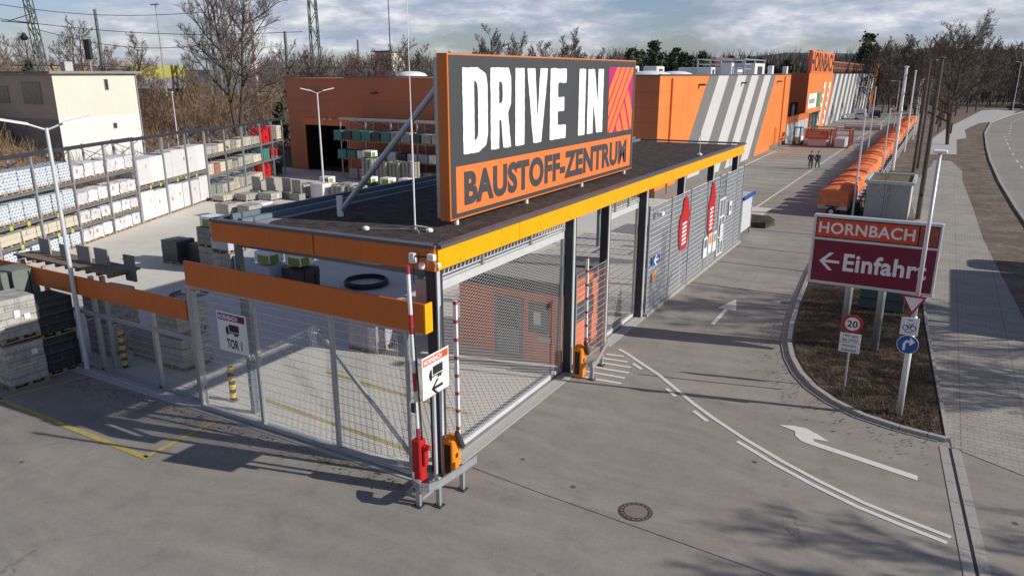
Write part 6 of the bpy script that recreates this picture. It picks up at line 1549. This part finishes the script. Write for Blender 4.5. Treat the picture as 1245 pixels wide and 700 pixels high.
for i in range(5): tree_thing('bare tree standing beyond the bend of the road',med[i%3],24+i*5+rnd.uniform(-1,1),262+rnd.uniform(0,10),0,rnd.uniform(1.0,1.25),rnd.uniform(0,6),'bare trees beyond the bend')
# trees outside the frame on the right whose branch shadows fall across the drive
for x,y,s,r_ in ((16.5,34.5,.78,0),(15.4,28,.50,2),(15.4,16.9,.60,1)):
    tree_thing('tall bare roadside tree just outside the right of the picture',big2 if r_ % 2 else big1,x,y,0,s,r_,'bare roadside trees at the right')
# young tree by the service box
yt = protos(77,3.6,dict(SP_MED,tw=.006,n=(9,6,3),max=2,girth=.009,wood=0),'twig'); tree_thing('small bare young tree in front of the concrete service box',yt,-2.6,51.6,.07,1.)

# conifers
def pine(seed, h):
    rnd_ = random.Random(seed); m = MB()
    for k in range(130):
        u = rnd_.random()**.8; z = h*(.22+.76*u); r = h*.20*(1.02-u)**.75*rnd_.uniform(.35,1.15); a = rnd_.uniform(0,6.28); c = Vector((r*math.cos(a),r*math.sin(a),z))
        for q in range(9):
            o = Vector((rnd_.gauss(0,1),rnd_.gauss(0,1),rnd_.gauss(0,.55)))*h*.032; n = Vector((rnd_.uniform(-1,1),rnd_.uniform(-1,1),rnd_.uniform(-.3,1))).normalized(); e = n.orthogonal().normalized()*h*.021*rnd_.uniform(.6,1.4); f = n.cross(e)*rnd_.uniform(.4,.9)
            m.quad(c+o-e-f,c+o+e-f,c+o+e*.6+f,c+o-e*.6+f)
    t_ = MB(); t_.tube((0,0,0),(0,0,h*.92),h*.014,6,h*.004)
    return [('trunk',t_.mesh('trunk',M['bark'])),('crown',m.mesh('crown',M['needles']))]
pn = [pine(s,14) for s in (1,2,3)]
for i in range(34):
    az = 8.6+i*.34+rnd.uniform(-.15,.15); d = rnd.uniform(225,300); x, y = pol(az,d); s = rnd.uniform(.85,1.2)*(1.1 if az < 14 else .85)
    tree_thing('dark conifer in the wood behind the store roof',pn[i%3],x,y,0,s,rnd.uniform(0,6),'dark conifers behind the store roof',name='pine_tree')
for az,d,s,l in ((-16.1,150,.75,'dark conifer below the spire like mast'),(24.6,260,1.5,'tall dark conifer right of the rooftop name sign'),(5.0,200,.95,'pointed conifer top over the right part of the big sign'),(2.6,205,.9,'pointed conifer top over the middle of the big sign'),(21.8,265,1.1,'dark conifer left of the rooftop name sign')):
    x, y = pol(az,d); tree_thing(l,pn[1],x,y,0,s,1,name='pine_tree')
for az,d,s,l in ((-17.0,92,.42,'dark evergreen bush at the left end of the orange hall'),(-28.9,100,.35,'low evergreen bush behind the house roof'),(-32,104,.35,'low evergreen bush at the far left behind the house')):
    x, y = pol(az,d); tree_thing(l,pn[0],x,y,max(0,zt(x,y)),s,2,name='evergreen_bush',cat='bush')
# far woods: reads as one mass
def wood_mass(name, label, cells, mt, cat='wood'):
    m = MB()
    for (x, y, z, h) in cells:
        n = 74
        for k in range(n):
            a = rnd.uniform(0,6.28); u_ = rnd.random()**.8; r = h*.30*math.sqrt(rnd.random())*math.sqrt(max(.05,1-(u_-.25)**2/.6)); zb = h*u_*.85; p = Vector((x+r*math.cos(a),y+r*math.sin(a),z+zb)); dd = Vector((rnd.uniform(-.45,.45),rnd.uniform(-.45,.45),1)).normalized()*h*rnd.uniform(.08,.2)
            s = Vector((rnd.uniform(-1,1),rnd.uniform(-1,1),0)).normalized()*h*.0065
            m.quad(p-s,p+s,p+dd+s*.4,p+dd-s*.4)
        s = Vector((h*.011,0,0)); m.quad(Vector((x,y,z))-s,Vector((x,y,z))+s,Vector((x,y,z+h*.8))+s*.5,Vector((x,y,z+h*.8))-s*.5)
    o = m.build(name, mt); tag(o,label,cat,kind='stuff'); return o
cells = []
for i in range(560):
    az = rnd.uniform(21,42); d = rnd.uniform(235,420); k = min(1,max(0,(az-20)/7)); x,y = pol(az,d)
    if x < 3 or y > 262 or x > 48: cells.append((x,y,0,rnd.uniform(13,19)*(.62+.38*k)*(d/300)**.7))
for i in range(420):
    az = rnd.uniform(7,24); d = rnd.uniform(290,420); x,y = pol(az,d); cells.append((x,y,0,rnd.uniform(14,19)))
for i in range(260):
    az = rnd.uniform(-18,6); d = rnd.uniform(180,280); x,y = pol(az,d); cells.append((x,y,0,rnd.uniform(11,15)))
wood_mass('far_wood','dense bare winter wood along the horizon',cells,M['twig_dark'])
cells = []
for i in range(420):
    az = rnd.uniform(-37,-8); d = rnd.uniform(100,150); x,y = pol(az,d); cells.append((x,y,max(0,zt(x,y)),rnd.uniform(3.0,5.5)))
wood_mass('thicket','tangled brown thicket on top of the railway embankment',cells,M['scrub'],'thicket')
# scrub on the slope
m = MB()
for i in range(5200):
    t_ = rnd.uniform(-10,95); d = rnd.uniform(8,46)
    x, y, _ = rk(t_,d)
    if -83 < x < -69 and 38.5 < y < 49: continue
    if x > -56.5 and y > 52.5: continue
    z = max(0,terr(t_,d)); hh = rnd.uniform(.3,1.0) if t_ < 12 else rnd.uniform(.7,2.6)
    for k in range(9 if t_ > 12 else 6):
        p = Vector((x+rnd.gauss(0,.5),y+rnd.gauss(0,.5),z)); dd = Vector((rnd.uniform(-.6,.6),rnd.uniform(-.6,.6),1)).normalized()*hh*rnd.uniform(.6,1.2); s = Vector((rnd.uniform(-1,1),rnd.uniform(-1,1),0)).normalized()*.022
        m.quad(p-s,p+s,p+dd+s*.4,p+dd-s*.4)
o = m.build('scrub', M['scrub']); tag(o,'dry leafless scrub covering the slope behind the racks','scrub',kind='stuff')
# dry grass tufts and leaves in the island and beds
m = MB()
def tuft(x, y, h, z=.07):
    for k in range(4):
        p = Vector((x+rnd.gauss(0,.05),y+rnd.gauss(0,.05),z)); dd = Vector((rnd.uniform(-1,1),rnd.uniform(-1,1),.9)).normalized()*h*rnd.uniform(.6,1.2); s = Vector((rnd.uniform(-1,1),rnd.uniform(-1,1),0)).normalized()*.008
        m.quad(p-s,p+s,p+dd+s*.3,p+dd-s*.3)
def inside(x, y, poly):
    c = False
    for i in range(len(poly)):
        (x0,y0),(x1,y1) = poly[i],poly[i-1]
        if (y0 > y) != (y1 > y) and x < (x1-x0)*(y-y0)/(y1-y0)+x0: c = not c
    return c
ip = [(x+.25,y+.15) for x,y in isl]+[(-.8,53),(.3,30.5),(1.0,20.6)]
k = 0
while k < 6500:
    x, y = rnd.uniform(-4.6,1.1), 20.3+32*rnd.random()**1.6
    if inside(x,y,ip): tuft(x,y,rnd.uniform(.05,.17) if mnoise.noise(Vector((x*.9,y*.9,0))) < .15 else rnd.uniform(.10,.20)); k += 1
o = m.build('dry_grass', M['drygrass']); tag(o,'dry grass, leaves and mulch bits in the planted island','grass',kind='stuff')
# scattered leaves and grit along kerbs
m = MB()
for i in range(900):
    if rnd.random() < .5: a = rnd.choice(isl[:12]); x, y = a[0]-.35-abs(rnd.gauss(0,.35)), a[1]-.3+rnd.gauss(0,.7)
    else: x, y = rnd.uniform(-22,-9.5), 11.9-abs(rnd.gauss(0,.35))
    if inside(x,y,ip): continue
    s = rnd.uniform(.012,.035); a = rnd.uniform(0,6.28); c, q = math.cos(a)*s, math.sin(a)*s
    m.quad((x-c,y-q,.016),(x+q,y-c,.02),(x+c,y+q,.018),(x-q,y+c,.022))
o = m.build('leaf_debris', M['drygrass']); tag(o,'scattered dead leaves and grit along the kerbs','leaves',kind='stuff')
